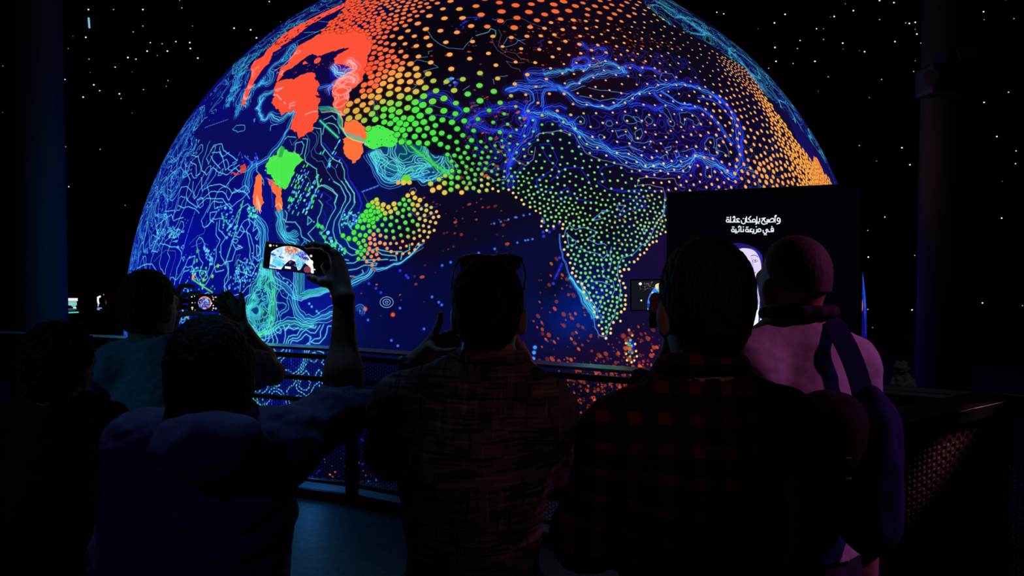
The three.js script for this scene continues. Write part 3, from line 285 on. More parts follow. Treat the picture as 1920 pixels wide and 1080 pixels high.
  fillPoly(jag([-30.19,31.77,-29.98,33.68,-28.78,34.13,-28.29,34.79,-27.38,35.65,-26.38,36.08,-25.1,35.44,-24.01,35.65,-22.67,35.97,-21.47,36.19,-20.11,36.22,-20.91,35.7,-21.61,35.16,-21.94,34.68,-21.27,33.83,-19.67,32.88,-19.54,31.81,-20.23,30.58,-19.79,29,-19.25,28.28,-19.5,27.37,-21.08,27.5,-22.4,30.08,-24.58,33.3,-25.99,32.79,-27.33,32.13,-29.1,32.37]), rgb([16, 8, 66]));
  fillPoly([-21.64,33.87,-19.55,33.32,-18.08,32.56,-18.94,31.75,-19.86,31.11,-21.15,31.39,-21.84,32.97], rgb([16, 14, 150], 0.85));
  const peninsula = [-30.49,31.93,-29.78,32.29,-29.1,32.37,-27.33,32.13,-26.01,32.84,-24.3,32.77,-23.5,32.14,-23.82,31.81,-22.73,31.17,-22.3,30.54,-22.39,29.7,-21.74,29.22,-22.54,29.16,-21.23,28.67,-21.36,28.17,-21.32,27.37,-20.63,25.89,-21.17,25.36,-21,24.42,-22.06,23.88,-22.57,23.53,-23.19,24.27,-24.43,24.87,-24.51,25.8,-24.37,26.92,-24.76,27.39,-26.57,26.93,-27.67,27.82,-29.36,28.76,-29.53,29.88,-30.17,30.84];
  fillPoly(jag(peninsula, 0.15), rgb(RED)); hatch(peninsula, 'rgba(225,60,44,0.5)', 0.42, 0.4);
  blob(...[-24.72,34.72], 0.5, rgb(RED), 1, 0.5); fillPoly(jag([-27.33,34.73,-26.84,34.82,-26.29,34.49,-26.96,34.43]), rgb(RED)); scatter([-27.95,33.14,-25.35,34.68,-22.48,34.3,-21.19,32.89,-24.06,32.93], 26, (x, y, a) => blob(x, y, 0.06 + 0.08 * a, rgb([200, 70, 60], 0.6)));
  fillPoly(jag([-36.04,29.49,-36.78,31.39,-37.5,33.39,-38.58,34.9,-40.63,36.51,-40.83,37.45,-38.92,37.97,-39.68,39.45,-39.1,40.1,-37.07,40.24,-35.07,38.64,-36.58,38.21,-35.75,36.95,-35.26,35.98,-35.97,35.26,-35.85,33.91,-36.06,33.14,-35.61,31.36,-35.2,29.8,-35.4,29.11], 0.12), rgb(RED));
  const bandTop = [-39.06,40.29,-38.63,42.36,-36.31,43.59,-32.44,45.17,-29.09,46.64,-27.67,47.62,-25.68,47.96,-25.12,46.74,-27.21,46.08,-30.83,44.07,-33.26,42.24,-33.62,40.27,-35.85,39.38];
  scatter(bandTop, 1500, (x, y) => blob(x, y, 0.3, rgb(RED), 1.1)); scatter(bandTop, 200, (x, y, a) => blob(x, y, 0.1 + 0.1 * a, rgb([40, 8, 40]), 1));
  contours([-35.04,29.06,-36.73,31.07,-37.01,33.14,-35.35,32.87,-34.62,30.16,-34.56,28.99], 22, 0.3, [-0.3, 0, 0.3], PINK, 1.1, { seed: 6 }); contours([-40.04,36.04,-40.83,37.45,-38.57,36.98,-36.04,34.11,-37,33.62], 20, 0.3, [-0.2, 0.2], PINK, 1.1, { seed: 5 });
  for (const a of [[-32.55,34.17,-31.08,34.91,-30.27,36.47,-30.13,37.32,-29.28,36.99,-29.58,36.61,-30.35,36.83,-30.13,37.32], [-31.56,33.68,-30.54,33.92,-30.31,33.33,-30.97,33.43], [-29.95,30.84,-28.61,31.03,-29.25,30.6,-29.79,30.75], [-29.84,30.1,-29.06,30,-27.87,29.14], [-25.71,27.64,-25.97,28.35,-25.26,28.55], [-25.66,28.04,-25.06,28.12], [-22.77,26.64,-22,26.9,-21.17,26.96], [-27.15,28.75,-26.74,28.43]]) line(a, PINK, 1.4, 0.06);
  bundle([-21.48,33.54,-20.64,32.68,-19.45,31.95,-18.72,32.32,-17.84,32.69,-18.28,33.5,-19.51,33.94], 0.5, 6, [255, 240, 250], [255, 170, 190], { amp: 0.2, haze: 0.3 }); bundle([-21.42,33.07,-20.13,32.17,-19.15,31.92], 0.4, 5, CY, CB, { amp: 0.1 }); bundle([-20.55,29.9,-20.23,30.58,-19.37,31.36,-18.43,31.56,-17.17,31.15,-17.35,30.46], 0.5, 7, [255, 236, 244], [255, 170, 180], { amp: 0.2, haze: 0.3 });
  bundle([-22.21,30.35,-20.87,30.35,-20.29,30.72], 0.3, 5, CB, BL); bundle([-20.32,28.91,-20.76,30.06,-20.38,30.59], 0.25, 4, CB, BL);
  contours([-20.32,30.44,-18.42,31.12,-17.17,29.88,-17.46,29.08,-17.03,27.19,-16.28,25.87,-17.94,26.23,-19.31,27.62], 18, 0.3, [-0.5, -0.2, 0.1, 0.4], PINK, 1.2, { seed: 12 });
  fillPoly(jag([-16.92,25.38,-15.54,25.42,-14.05,24.25,-13.62,23.28,-14.06,22.48,-15.39,23.12,-16.09,23.51,-16.93,24.4], 0.12), rgb(ORG)); fillPoly(jag([-16.52,22.71,-16.76,23.19,-15.71,23.49,-14.15,22.95,-14.05,21.79,-13.81,21.1,-14.41,20.56,-14.81,20.18,-15.14,20.7,-16.07,21.19,-16.26,22.11]), rgb(ORG));
  fillPoly(jag([-27.57,19.17,-27.11,19.61,-26.49,19.11,-25.99,17.06,-25.37,16.38,-25.65,15.84,-25.8,15.3,-26.67,15.88,-27.13,16.45,-27.37,17.68], 0.12), rgb(ORG)); fillPoly(jag([-25.88,19.08,-24.93,18.81,-24.16,18.1,-23.24,17.72,-23.18,16.95,-22.65,15.85,-23.01,15.11,-23.7,15.78,-23.86,16.98,-24.57,17.56], 0.12), rgb(ORG));
  for (const a of [[-26.41,15.98,-26.58,17.09,-26.03,16.18,-25.51,15.29], [-26.03,15.09,-26.24,16.41,-25.6,15.08], [-23.7,15.78,-23.23,16.09,-22.68,15.42]]) line(a, [250, 220, 190], 1.2, 0.1);
  const redSpot = [-30.82,20.79,-30.08,21.04,-29.55,20.58,-29.52,20.11,-30.81,19.6,-32.3,20.18,-30.22,19.8]; fillPoly(jag(redSpot, 0.1), rgb([226, 70, 60], 0.9));
  bundle([-25.92,19.2,-25.01,18.58,-24.42,17,-24.08,15.68], 0.05, 2, MIDB, BL, { haze: 0.05 });
  const g1 = [-26.44,20.71,-26.14,21.52,-25.05,21.8,-25.34,22.18,-24.96,22.75,-24.12,22.45,-23.37,21.93,-22.17,21.62,-21.15,20.86,-22,20.11,-22.05,19.32,-22.35,18.44,-22.69,17.68,-23.54,17.82,-24.53,18.43,-25.4,19.38,-26.11,19.76], g2 = [-14.02,23.86,-13.54,24.44,-12.38,24.63,-11.6,24.23,-10.59,23.72,-9.99,23.11,-10.07,22.42,-10.45,21.96,-11.93,22,-12.67,21.6,-13.29,21.85,-13.9,22.33,-14.05,22.8,-13.62,23.02];
  fillPoly(jag(g1), rgb(GR)); hatch(g1, 'rgba(52,196,58,0.22)', 0.7, -0.3); fillPoly([-24.93,21.44,-25,22.88,-24.31,22.59,-24.33,21.4], rgb([40, 150, 90], 0.7)); fillPoly(jag(g2, 0.14), rgb(GR)); scatter(g2, 30, (x, y, a) => blob(x, y, 0.04 + 0.04 * a, rgb([20, 110, 30])));
  for (const a of [[-24.78,18.78,-24.21,18.75,-23.69,18.39,-24.05,18.18,-24.57,18.54], [-26.29,20.7,-25.44,21.23,-24.93,21.44], [-23.22,21.45,-22.84,22.01,-22.13,21.5]]) line(a, [120, 240, 120], 1, 0.06);
  for (let k = 0; k < 6; k++) line([-20.93,27.07,-19.55,27.09,-18.18,26.6,-17.65,25.68,-17.41,24.79,-16.49,23.65,-15.41,23.24,-14.39,22.96,-13.72,22.58].map((v, i) => v + (i % 2 ? -0.16 : 0.05) * (k - 2.5) + (i % 2 ? 0 : 0.12 * (k - 2.5))), k < 2 ? [60, 190, 210] : k < 5 ? [90, 200, 120] : [236, 220, 190], 1.2, 0.08, 0.15);
  // ---- the contoured gulf under the second green patch
  const gulf = [-13.07,21.27,-12.15,21.92,-10.33,21.92,-9.9,22.88,-9.26,23.09,-8.6,22.27,-7.7,22.13,-6.8,21.89,-6.08,20.98,-4.68,20.74,-4.61,19.54,-3.85,18.99,-4.55,18.57,-5.35,18.16,-6.69,17.96,-8.22,18.62,-9.01,18,-10.29,18.03,-11.71,18.91,-12.42,20.03];
  fillPoly(gulf, rgb([12, 58, 104])); contours(gulf, 16, 0.35, [-0.7, -0.45, -0.2, 0.05, 0.3, 0.55], (L) => (L < -0.3 ? GT : [110, 226, 232]), 1.25, { seed: 51 });
  bundle([-13.09,21.39,-12.47,20.36,-11.85,19.13,-10.97,18.25,-9.74,17.91,-8.82,18.32,-7.78,18.51,-6.75,18.81], 0.36, 8, [80, 220, 232], CB, { amp: 0.1 }); bundle([-12.52,21.37,-11.7,20.45,-10.5,19.75,-8.92,19.28,-7.44,19.47,-6.21,19.88], 0.4, 5, [70, 226, 190], CY, { amp: 0.15 }); bundle([-7.25,18.4,-6.88,17.76,-6.39,18.17,-5.46,18.27,-4.75,18.47], 0.2, 4, CY, CB); bundle([-6.98,21.44,-6.26,20.54,-5.65,19.55,-4.68,19,-3.95,18.99], 0.35, 5, [80, 220, 130], [60, 160, 120], { amp: 0.1 });
  track([-9.56,22.87,-7.85,21.46,-6.68,20.55,-5.35,19.65,-4.15,18.78], [60, 210, 80], 4, [20, 3]); bundle([-4.57,20.73,-4.1,19.86,-3.85,18.99], 0.4, 5, GT, CY);
  blob(...[-8.61,18.31], 0.46, rgb([110, 214, 62]), 1.1); blob(...[-8.84,17.94], 0.28, rgb([240, 196, 76])); blob(...[-9.43,17.96], 0.24, rgb([240, 170, 80])); blob(...[-8.21,17.93], 0.24, rgb([230, 200, 76]));
  // Arabia's southern shelf
  bundle([-6.55,11.58,-7.22,10.91,-7.78,10.33,-8.65,9.75,-9.55,9.55,-10.44,9.17,-11.46,9.26], 0.16, 4, CY, CB, { amp: 0.06 }); bundle([-11.46,9.26,-12.04,8.49,-12.84,8.1,-13.66,7.71], 0.4, 6, CY, CB, { amp: 0.1 }); line([-6.26,11.78,-6.55,11.49], MIDB, 1.2);
  line([-5.14,15.35,-6.35,15.36,-6.97,15.46], [40, 40, 170], 1, 0.05); line([-7.85,14.86,-7.1,14.35,-6.09,14.35,-5.31,14.74], [60, 60, 170], 1, 0.05); line([-8.12,17.02,-8.03,17.28,-7.62,17.38,-7.4,17.12,-7.53,16.81], GREY, 1, 0.02, 0.1); line([-13.21,17.01,-12.85,16.38,-12.33,15.64], [70, 90, 130], 1, 0.03, 0.1);
  // ---- high Asia
  const HC = [84, 172, 255], HB = [26, 34, 240];
  contours([5.51,24.67,11.15,25.83,16.6,26.81,22.93,28.39,28.75,28.27,29.75,24.79,27.24,20.62,23.35,20.39,19.02,19.56,13.58,21.16,9.62,23.5], 20, 0.4, [-0.6, -0.2, 0.25, 0.6], (L) => (L > 0.4 ? [70, 150, 230] : [36, 34, 200]), 1.0, { seed: 81, halo: 0.3, alpha: 0.9 });
  contours([23.35,20.39,31.93,21.6,34.13,17.88,27.99,15.16,18.21,14.89,19.33,17.79], 24, 0.4, [-0.3, 0.2, 0.6], (L) => (L > 0.4 ? [70, 150, 230] : [36, 34, 210]), 1.0, { seed: 82 });
  contours([12.41,36.32,19.47,36.13,29.23,35.71,29.56,31.47,22.93,28.39,17.69,30.91,11.1,33.6], 24, 0.4, [-0.4, 0, 0.4], [40, 36, 180], 1.0, { seed: 83, alpha: 0.8 }); contours([30.97,23.53,39.34,25.09,37.69,18.74,29.98,16.43], 24, 0.4, [-0.1, 0.4], [70, 76, 150], 0.9, { seed: 84, alpha: 0.7 }); contours([-2.32,27.28,4.44,27.31,4.71,20.34,2.42,18.01,-.89,19.15,-2.7,22.73], 22, 0.35, [-0.5, -0.15, 0.2, 0.55], (L) => (L > 0.4 ? [100, 110, 170] : [32, 36, 190]), 1.0, { seed: 85, alpha: 0.9 });
  bundle([3.74,25.29,6.08,25.99,7.4,25.63,8.45,25.13,9.29,24.38,10.09,23.39,11.13,22.42,12.87,21.74,13.59,21.22,14.51,21.19,15.54,20.56,16.89,20.32,18.03,19.88,18.82,20.22,20.02,19.91,21.86,20.12,22.76,20.6,23.98,21.56,24.69,21.66,25.6,20.9,26.69,20.65,27.46,20.32,27.92,19.53,28.8,19.45], 0.62, 12, HC, HB, { amp: 0.2, wide: 1.3 });
  bundle([28.8,19.45,30.03,20.49,30.98,21.53,31.13,22.87,31.42,24.26,32.29,25.75,32.43,27.22,32.42,28.71,31.84,29.56,30.64,30.03], 0.45, 8, [64, 130, 255], HB, { amp: 0.15, wide: 1.25 });
  bundle([1.87,28.68,2.51,29.11,3.73,29.42,5.25,29.31,6.68,29.5,8.02,29.33,8.9,29.07,9.98,29.78,11.5,30.46,12.5,31.05,13.87,31.54,15.28,31.72,17.31,32.14], 0.42, 8, HC, [40, 60, 220], { amp: 0.2, wide: 1.3 });
  bundle([6.78,31.3,4.8,31.4,4.37,30.7,4.98,30.04,6.73,30.09,7.54,29.67], 0.4, 7, [60, 130, 230], HB, { amp: 0.2, wide: 1.3 }); bundle([6.77,31.15,8.25,31.28,9.83,31.91,12.18,32.21,13.9,32.9,15.67,33.21,17.36,32.79,17.39,31.9], 0.5, 8, [80, 200, 255], [40, 70, 220], { amp: 0.3 }); bundle([10.35,32.57,11.07,33.43,12.34,34.02,13.11,33.58,12.2,32.69,10.72,32.28], 0.24, 5, [60, 120, 240], HB, { amp: 0.2, wide: 1.3 }); bundle([12.02,35.92,13.69,35.34,15.31,35.67,15.89,35.02,14.55,34.03,13.49,33.94], 0.3, 5, [56, 100, 210], HB, { amp: 0.3 }); bundle([17.62,33.14,18.84,33.1,19.8,32.71,21.82,32.93,22.74,32.38], 0.4, 6, [60, 110, 230], HB, { amp: 0.3 });
  bundle([8.31,29.05,9.34,28.44,10.18,27.56,11.31,27.34,12.67,26.92,13.88,26.71,15.3,27.42,17.04,28.32,18.59,29.25,20.2,29.84,22.08,30.33,24.05,30.78,25.74,31.13,27.5,31.12,28.96,30.75,30.53,30.17,31.31,29.18], 0.42, 9, HC, HB, { amp: 0.15, wide: 1.25 });
  bundle([3.95,25.82,4.41,26.63,5.18,27.19,5.28,27.88,4.89,28.65,3.84,29.06,2.31,28.61], 0.36, 7, [80, 160, 250], HB, { amp: 0.15, wide: 1.25 }); bundle([5.95,26.73,6.4,27.77,6.28,28.62,7.02,29,7.98,28.96], 0.22, 5, [60, 130, 230], HB); bundle([5.82,25.72,6.25,26.67,8.13,26.86,8.86,26.62], 0.2, 4, [60, 110, 220], HB);
  bundle([-2.52,23.86,-2.1,25.14,-1.16,25.66,.88,26.39,2.46,26.67,3.79,26.55,4.01,25.82], 0.34, 7, [46, 90, 220], HB, { amp: 0.2, wide: 1.3 }); bundle([-1.09,25.13,-1.48,24.36,-.28,23.53,1.35,23.91,2.16,23.41,3.44,23.24], 0.4, 7, [46, 90, 210], HB, { amp: 0.25 }); bundle([3.44,23.24,4.44,24.78,4.12,25.69], 0.3, 5, [50, 80, 220], HB);
  bundle([4.71,25.3,5.44,24.54,4.5,23.5,4.12,22.63,3.06,21.88,2.58,21.03,2.12,20.55,2.34,19.73], 0.45, 8, [54, 100, 240], HB, { amp: 0.25 }); bundle([1.46,22.6,2.35,20.91,2,19.15,2.31,17.44], 0.3, 5, [50, 70, 220], HB, { amp: 0.2, wide: 1.3 });
  bundle([-8.33,27.32,-7.49,28.06,-6.57,28.29,-5.37,28,-4.62,27.47,-4.12,26.95,-3.05,26.18,-3.46,25.45,-3.99,25.1], 0.34, 7, [46, 84, 210], HB, { amp: 0.15, wide: 1.25 }); line([-7.22,25.9,-6.88,26.89,-5.45,26.48], [60, 110, 190], 1, 0.1); line([-7.21,25.78,-4.91,25.48,-4.22,25.22], [40, 80, 200], 1.2, 0.1); bundle([-14.1,28.12,-13.64,26.67,-13.18,25.64], 0.25, 4, [50, 130, 170], [40, 80, 150]);
  bundle([20.52,29.34,21.3,28.32,22.67,27.78,23.87,27.49,25.75,27.67,26.86,28.06,27.81,27.35,28.82,26.39,29.51,25.41,29.82,24.29,30.26,23.44], 0.26, 6, [60, 130, 250], HB, { amp: 0.15, wide: 1.25 }); bundle([16.71,27.3,18.51,27.69,19.82,27.14,21.18,27.12], 0.3, 5, [46, 80, 230], HB); bundle([21.9,29.61,23.04,28.76,24.14,28.19,25.83,28.22], 0.2, 5, [70, 160, 230], HB); bundle([27.41,29.23,28.9,29.55,30.22,29.43,30.98,28.26,31.85,27.26], 0.2, 4, [60, 120, 230], HB); bundle([31.84,29.56,32.68,28.14,33.06,26.41,32.44,24.22,31.22,22.08], 0.3, 5, [50, 90, 240], HB);
  for (const a of [[22.32,21.88,23.85,22.46,24.4,21.54,25.81,21.52], [27.87,23.86,28.8,24.2,29.25,22.62,29.06,21.75,28.18,22.29,27.33,22.47,27.87,23.86], [21.66,31.3,22.35,30.79,23.19,31.03,22.34,31.52,23.05,32.5,24.81,32.56,24.87,31.67], [15.88,23.53,16.45,22.73,17.29,22.65,18.59,22.96,18.11,22.46], [15.64,22.22,16.29,21.91,17.2,21.66,16.75,21.81,15.66,22.34], [18.7,21.22,19.15,21.01,20.15,21.53,20.14,20.95], [21.12,21.81,21.61,22.19,21.79,21.39,21.33,21.13,21.12,21.81], [16.89,25.9,17.5,25.82,17.87,25.22,17.03,25.41,16.89,25.9], [20.06,22.22,20.91,22.51,20.65,22.02,20.12,21.93,20.06,22.22], [11.92,29.42,13.37,29.17,15.25,29.02,17.04,28.88], [10.62,28.22,11.92,28.02,13.09,27.69,14.52,28.04,16.07,28.14], [9.62,28.83,10.4,29.14,11.58,29.61], [14.23,24.02,15.71,24.21,16.25,23.28,16.03,22.8,15.49,23.72,14.56,23.2,14.23,24.02]]) line(a, [86, 150, 220], 1.05, 0.12, 0.2);
  for (const a of [[7.45,18.63,7.22,19.56,6.41,20.25,5.48,22.15,6.65,22.18,7.34,20.38,6.58,19.2,5.36,18.49,4.91,18.14], [5.24,16.9,4.96,18.03,5.98,18.61], [6.4,18.04,8.08,19.57,9.7,19.61,10.29,18.57,10.67,17.66], [11.53,18.14,12.3,18.27,11.77,19.31,12.17,19.67,13.41,19.95], [11.4,18.02,12.5,17.36,13.66,17.27,15.42,16.97,16.71,17.35], [7.35,17.04,8.21,17.39,8.44,16.72,7.51,16.04,7.1,16.59,7.8,17.16], [5.68,16.91,6.58,17.25], [8.77,16.61,9.08,16.17,10.52,15.97], [13.06,17.2,14.14,17.01,15.64,17.37,17.57,17.21,18.77,17.36], [14.05,16.28,15.51,16.41,17.02,16.67], [15.09,15.78,15.82,16.21,16.55,15.81,16.06,15.49,15.18,15.57], [12.8,14.6,13.42,14.41,14.71,15.35,15.24,15.16,16.86,15.61]]) line(a, [34, 34, 205], 1.05, 0.08, 0.3);
  for (const a of [[5.29,22.89,5.55,23.4,6.63,23.54,8.44,23.84,9.36,23.36,10.06,22.02,10.56,21.18,12.27,20.51,14.04,20.09,16.19,19.57,19.02,19.56], [15.83,17.91,16.16,18.57,17.13,18.82,18.77,18.67,20.5,18.74,20.61,18.08,21.55,17.79], [15.81,17.8,16.64,17.94,17.67,17.86,18.83,17.69,18.93,16.94,18.51,15.02,17.54,13.86]]) line(a, [120, 130, 190], 1.1, 0.1, 0.15);
  for (const a of [[5.04,22.95,5.5,23.42,6.82,23.45,7.73,23.82,8.8,23.38], [2.63,20.45,2.93,20.24,3.86,19.7,4.71,20.36,4.99,21.81], [.04,18.51,.66,18.09,1.77,18.2,2.19,18.94]]) line(a, [140, 140, 190], 1, 0.06, 0.12);
  // ---- India's lines
  for (const a of [[7.52,12.39,7.69,13.01,8.16,13.51,8.69,13.11,9.52,13.34,10.33,13.12,10.78,12.95,10.76,12.59,9.91,12.18,10.88,11.61,11.53,11.7,11.84,11.53], [7.85,12.75,8.28,12.22,8.71,11.87,8.61,11.6,7.98,11.51,7.87,12.22,7.85,12.75], [9.04,11.25,9.75,10.9,10.83,10.73,11.44,10.29,11.79,10.64,11.81,11], [18.7,16.03,18.52,14.89,17.45,13.85,17.04,13.02,16.68,12.46,16.33,11.92,15.6,11.55,14.56,10.65,13.29,10.21,12.88,9.59,12.82,8.54,13.05,7.59,12.91,6.29], [13.03,6.98,12.91,6.38,12.51,5.52,12.31,4.67,11.84,3.9,11.55,3.22,11.55,2.88,11.19,2.59,10.74,2.9,10.4,3.5,10.23,4.35], [12.34,11.35,12.09,10.29,12.25,9.94,12.03,9.24], [11.14,9.68,11.47,9.07,11.18,8.64,11.62,8.29,12.33,7.94,12.43,7.07,12.09,6.47], [9.26,7.87,9.99,8.38,10.34,7.95,11.24,7.94,11.95,7.68], [15.85,13.09,16.08,13.32,16.18,12.91,15.92,12.77,15.85,13.09], [10.55,6.49,11.09,6.4,10.98,5.8,10.52,5.12], [10.49,14.03,11.29,14.76,12.46,15.06,11.69,15.04,10.89,14.39,10.67,14.03,11.63,14.27], [13.28,15.63,14.16,15.64,13.7,14.98,13.34,15.26,13.28,15.63], [5.4,14.25,5.43,13.71,5.61,13.72,5.54,14.21]]) line(a, [96, 150, 230], 1.15, 0.07, 0.2);
  bundle([7.18,12.57,7.14,11.4,7.36,10.25,7.7,9.32,7.94,8.39], 0.06, 2, [96, 170, 250], [70, 130, 250], { amp: 0.1, haze: 0.15 }); bundle([7.94,8.39,8.45,7.77,8.96,7.1,9.25,6.32,9.66,5.71,10.18,5.09,10.33,4.47], 0.3, 8, [84, 214, 240], CB, { amp: 0.08 }); bundle([8.98,7.87,9.38,7.09,9.99,5.91,10.39,5.19], 0.16, 3, GT, CY, { amp: 0.05 }); line([10.91,4.77,11.09,4.6,10.99,4.26,10.81,4.43,10.91,4.77], [60, 110, 240], 1.4, 0.02); contours([9.8,7.86,11.96,7.85,12.28,6.64,10.97,5.54,9.93,6.49], 24, 0.3, [-0.2, 0.3], [34, 40, 210], 1, { seed: 91 });
  fillPoly(jag([13.63,2.15,14.1,2.4,14.37,1.61,14.18,1.01,13.72,1.11,13.54,1.64]), rgb([30, 20, 170])); freckle([13.63,2.15,14.1,2.4,14.37,1.61,14.18,1.01,13.72,1.11,13.54,1.64], 12, [GR, [40, 60, 230]], 0.1); specks([13.79,3.25,14.13,2.72,13.47,1.98,14.42,1.87,13.4,1.45,14.51,1.18,13.47,.95,14.6,.67,13.58,.32,14.32,.27,14.04,.11], [252, 232, 130], 0.115); specks([13.94,2.26,14.03,1.71,13.75,1.43,14.12,1.02,13.88,.66], [120, 232, 110], 0.115);
  // ---- upper middle: thin grey lines and a few blue marks among the big dots
  for (const a of [[-9.03,38.3,-8.01,36.73,-6.74,35.66,-5.59,35.04,-3.6,34.77,-3.38,35.22,-2.43,36.7], [-9.94,32.83,-9.51,33.34,-7.61,32.86,-6.49,32.08,-8.3,31.57,-7.7,30.97,-8.24,30.43,-8.03,29.87,-8.69,30.18], [-8.93,31.6,-9.38,30.91], [-8.08,34.11,-8.16,34.59,-7.64,34.65], [-9.11,33.62,-8.14,33.73], [-9.25,29.79,-8.91,29.64,-9.03,29.23,-9.38,29.12], [1.71,35.52,2.26,36.79,3.2,36.72,3.71,36.22,4.65,36.42], [1.57,35.19,2.09,35.12,3.42,35.71,3.71,36.22,4.59,35.58], [.19,40.18,.62,39.88,1.05,40.28], [.33,30.26,.52,29.58], [.93,30.54,2.13,30.76], [-2.36,29.39,-3.14,28.73]]) line(a, [84, 140, 190], 1.15, 0.08, 0.15);
  line([-2.05,37.04,-.31,37.65,-.05,38.28,.64,37.92,.65,37.03], [90, 200, 220], 1.3, 0.05); for (const a of [[.12,36.51,.79,34.7,2.31,33.47,3.3,33.03], [1.05,38.1,1.46,37.21,1.05,35.35,1.56,34.55,3.22,34.1,3.82,33.34,4.81,33.06], [2.05,32.86,2.64,31.98,3.61,31.71,3.72,31.28], [2.05,32.86,3.16,32.58,4.29,32.75], [1.62,39.03,2.2,40,4.53,40.26,5.88,39.34,7.51,38.67]]) line(a, [96, 84, 110], 1.1, 0.08, 0.1);
  track([-3.59,40.43,-1.27,40.52], [40, 50, 230], 1.8, [40, 1]); freckle([-5.6,39.14,-4.92,40.47,-3.24,39.83,-4.16,37.8,-4.74,38], 16, [BL, DB], 0.13); freckle([-2.7,40.21,-1.12,40.38,-1.81,39.8], 5, [BL], 0.12); freckle([-5.67,29.39,-5.19,30.47,-3.62,30.43,-3.9,29.48,-4.83,29.23], 16, [BL, MIDB, [80, 180, 240]], 0.16); line([5.74,35.13,6.25,34.99,6.84,35.5,6.64,36.15,7.23,36.52], [50, 40, 190], 1.2, 0.1);
  // ---- right limb
  const limbR = [30.74,50.33,47.74,55.19,43.6,47.54,57.48,43.26,59.96,37.92,62.51,29.14,63.23,24.65,56.85,23.68,51.14,28.23,46.26,31.63,43.42,32.33,44.01,36.65,42.35,36.88,37.63,40.11,33.71,41.4,29.67,42.8,29.34,44.95,28.93,47.04];
  contours(limbR, 14, 0.4, [-0.45, -0.05, 0.3, 0.6], (L) => (L > 0.2 ? [64, 200, 210] : [44, 110, 250]), 1.1, { seed: 43 }); contours(limbR, 9, 0.4, [-0.05, 0.05, 0.15], [70, 210, 226], 1.0, { seed: 44 });
  bundle([34.24,49.11,36.24,47.31,37.93,44.07,41.69,42.2,43.81,39.43,44.56,35.81,45.28,33.02], 0.7, 7, [64, 196, 206], CB, { amp: 0.5 });
  fillPoly([47.9,28.96,51.14,28.23,52.41,24.4,56.39,20.97,55.44,18.48,49.91,18.51,48.77,21.73,46.05,24.4], rgb([20, 14, 90]));
  fillPoly(jag([50.57,23.98,52.06,23.79,52.39,22.35,51.72,21.02,51.43,19.4,47.78,18.44,43.88,18.17,45.88,20.66], 0.1), rgb([252, 142, 62])); fillPoly([51.46,22.98,51.75,21.92,51.72,21.02,51.43,19.4,48.29,18.48,46.99,19.06,49.08,21.12], rgb([255, 112, 64])); line([49.18,24.92,50.99,23.48,52.39,22.35], [50, 20, 30], 1.6, 0.1, 0); line([52.01,21.23,53.08,20.61,52.48,19.49], CY, 2.2, 0.1); line([54.28,20.9,54.54,19.66], RED, 3, 0.1); track([59.82,28.61,57.24,25.98,58.94,25.02,58.11,21.84,57.39,20.65], MIDB, 2, [10, 6]);
  bundle([62.08,8.43,61.29,6.4,61.88,5.22,59.74,4.3], 1.6, 7, CB, MIDB); blob(...[56.43,4.59], 1.1, rgb([255, 130, 70])); track([59.11,3.27,60.07,.35], MIDB, 3, [12, 6]);
  // ---- rust specks over the seas
  const rust = (poly, n, k, tilt) => scatter(poly, n, (x, y, a, b, c) => blob(x, y, (0.05 + 0.13 * a * a) * k, rgb([mixn(150, 236, c), mixn(50, 92, c), mixn(30, 56, c)], 0.35 + 0.6 * b), 1 + 0.7 * c, tilt));
  rust([3.87,8.39,7.05,10.46,7.83,8.39,10.06,4.27,10.99,2.21,12.72,2.17,13.84,3.69,17.3,4.66,18.45,-2.22,12.76,-3.02,4.84,-1.26,4.34,2.3], 330, 1.1, 0.9); rust([13.28,3.19,17.87,4.13,18.54,-4.38,9.57,-5,7.41,-.79], 330, 1.15, 0.7); rust([4.33,-.74,17.83,-1.13,19.81,-18.7,4.64,-17.35], 700, 1.4, 0.9);
  rust([-7.4,16.37,-.84,16.6,2.39,15.78,4.52,14.7,1.31,12.55,-2.86,10.98,-5.01,12.56,-4,14.16], 70, 1, -0.35); rust([-14.76,9.42,2.37,13.08,4.44,11.5,-2.79,7.37,-10.05,4.27,-15.72,6.26], 60, 0.9, -0.2); rust([-4.49,37.74,18.46,42.12,29.51,37.64,23.73,32.34,14.39,32.21,6.62,30.99], 420, 0.75, 0.3); rust([-2.35,27.97,4.48,28.01,4.07,18.02,-3.04,17.45], 110, 0.9, -0.5); rust([16.36,25.77,28.93,26.83,26.22,19.93,15.26,20.01], 90, 0.8, 0.8); rust([-19.29,38.99,-4.73,39.76,5.3,30.95,-1.11,27.96,-10.72,31.96], 60, 0.8, 0.2); rust([7.28,15.81,19.22,17.2,18.53,12.67,9.75,10.99], 70, 0.6, 0.4);
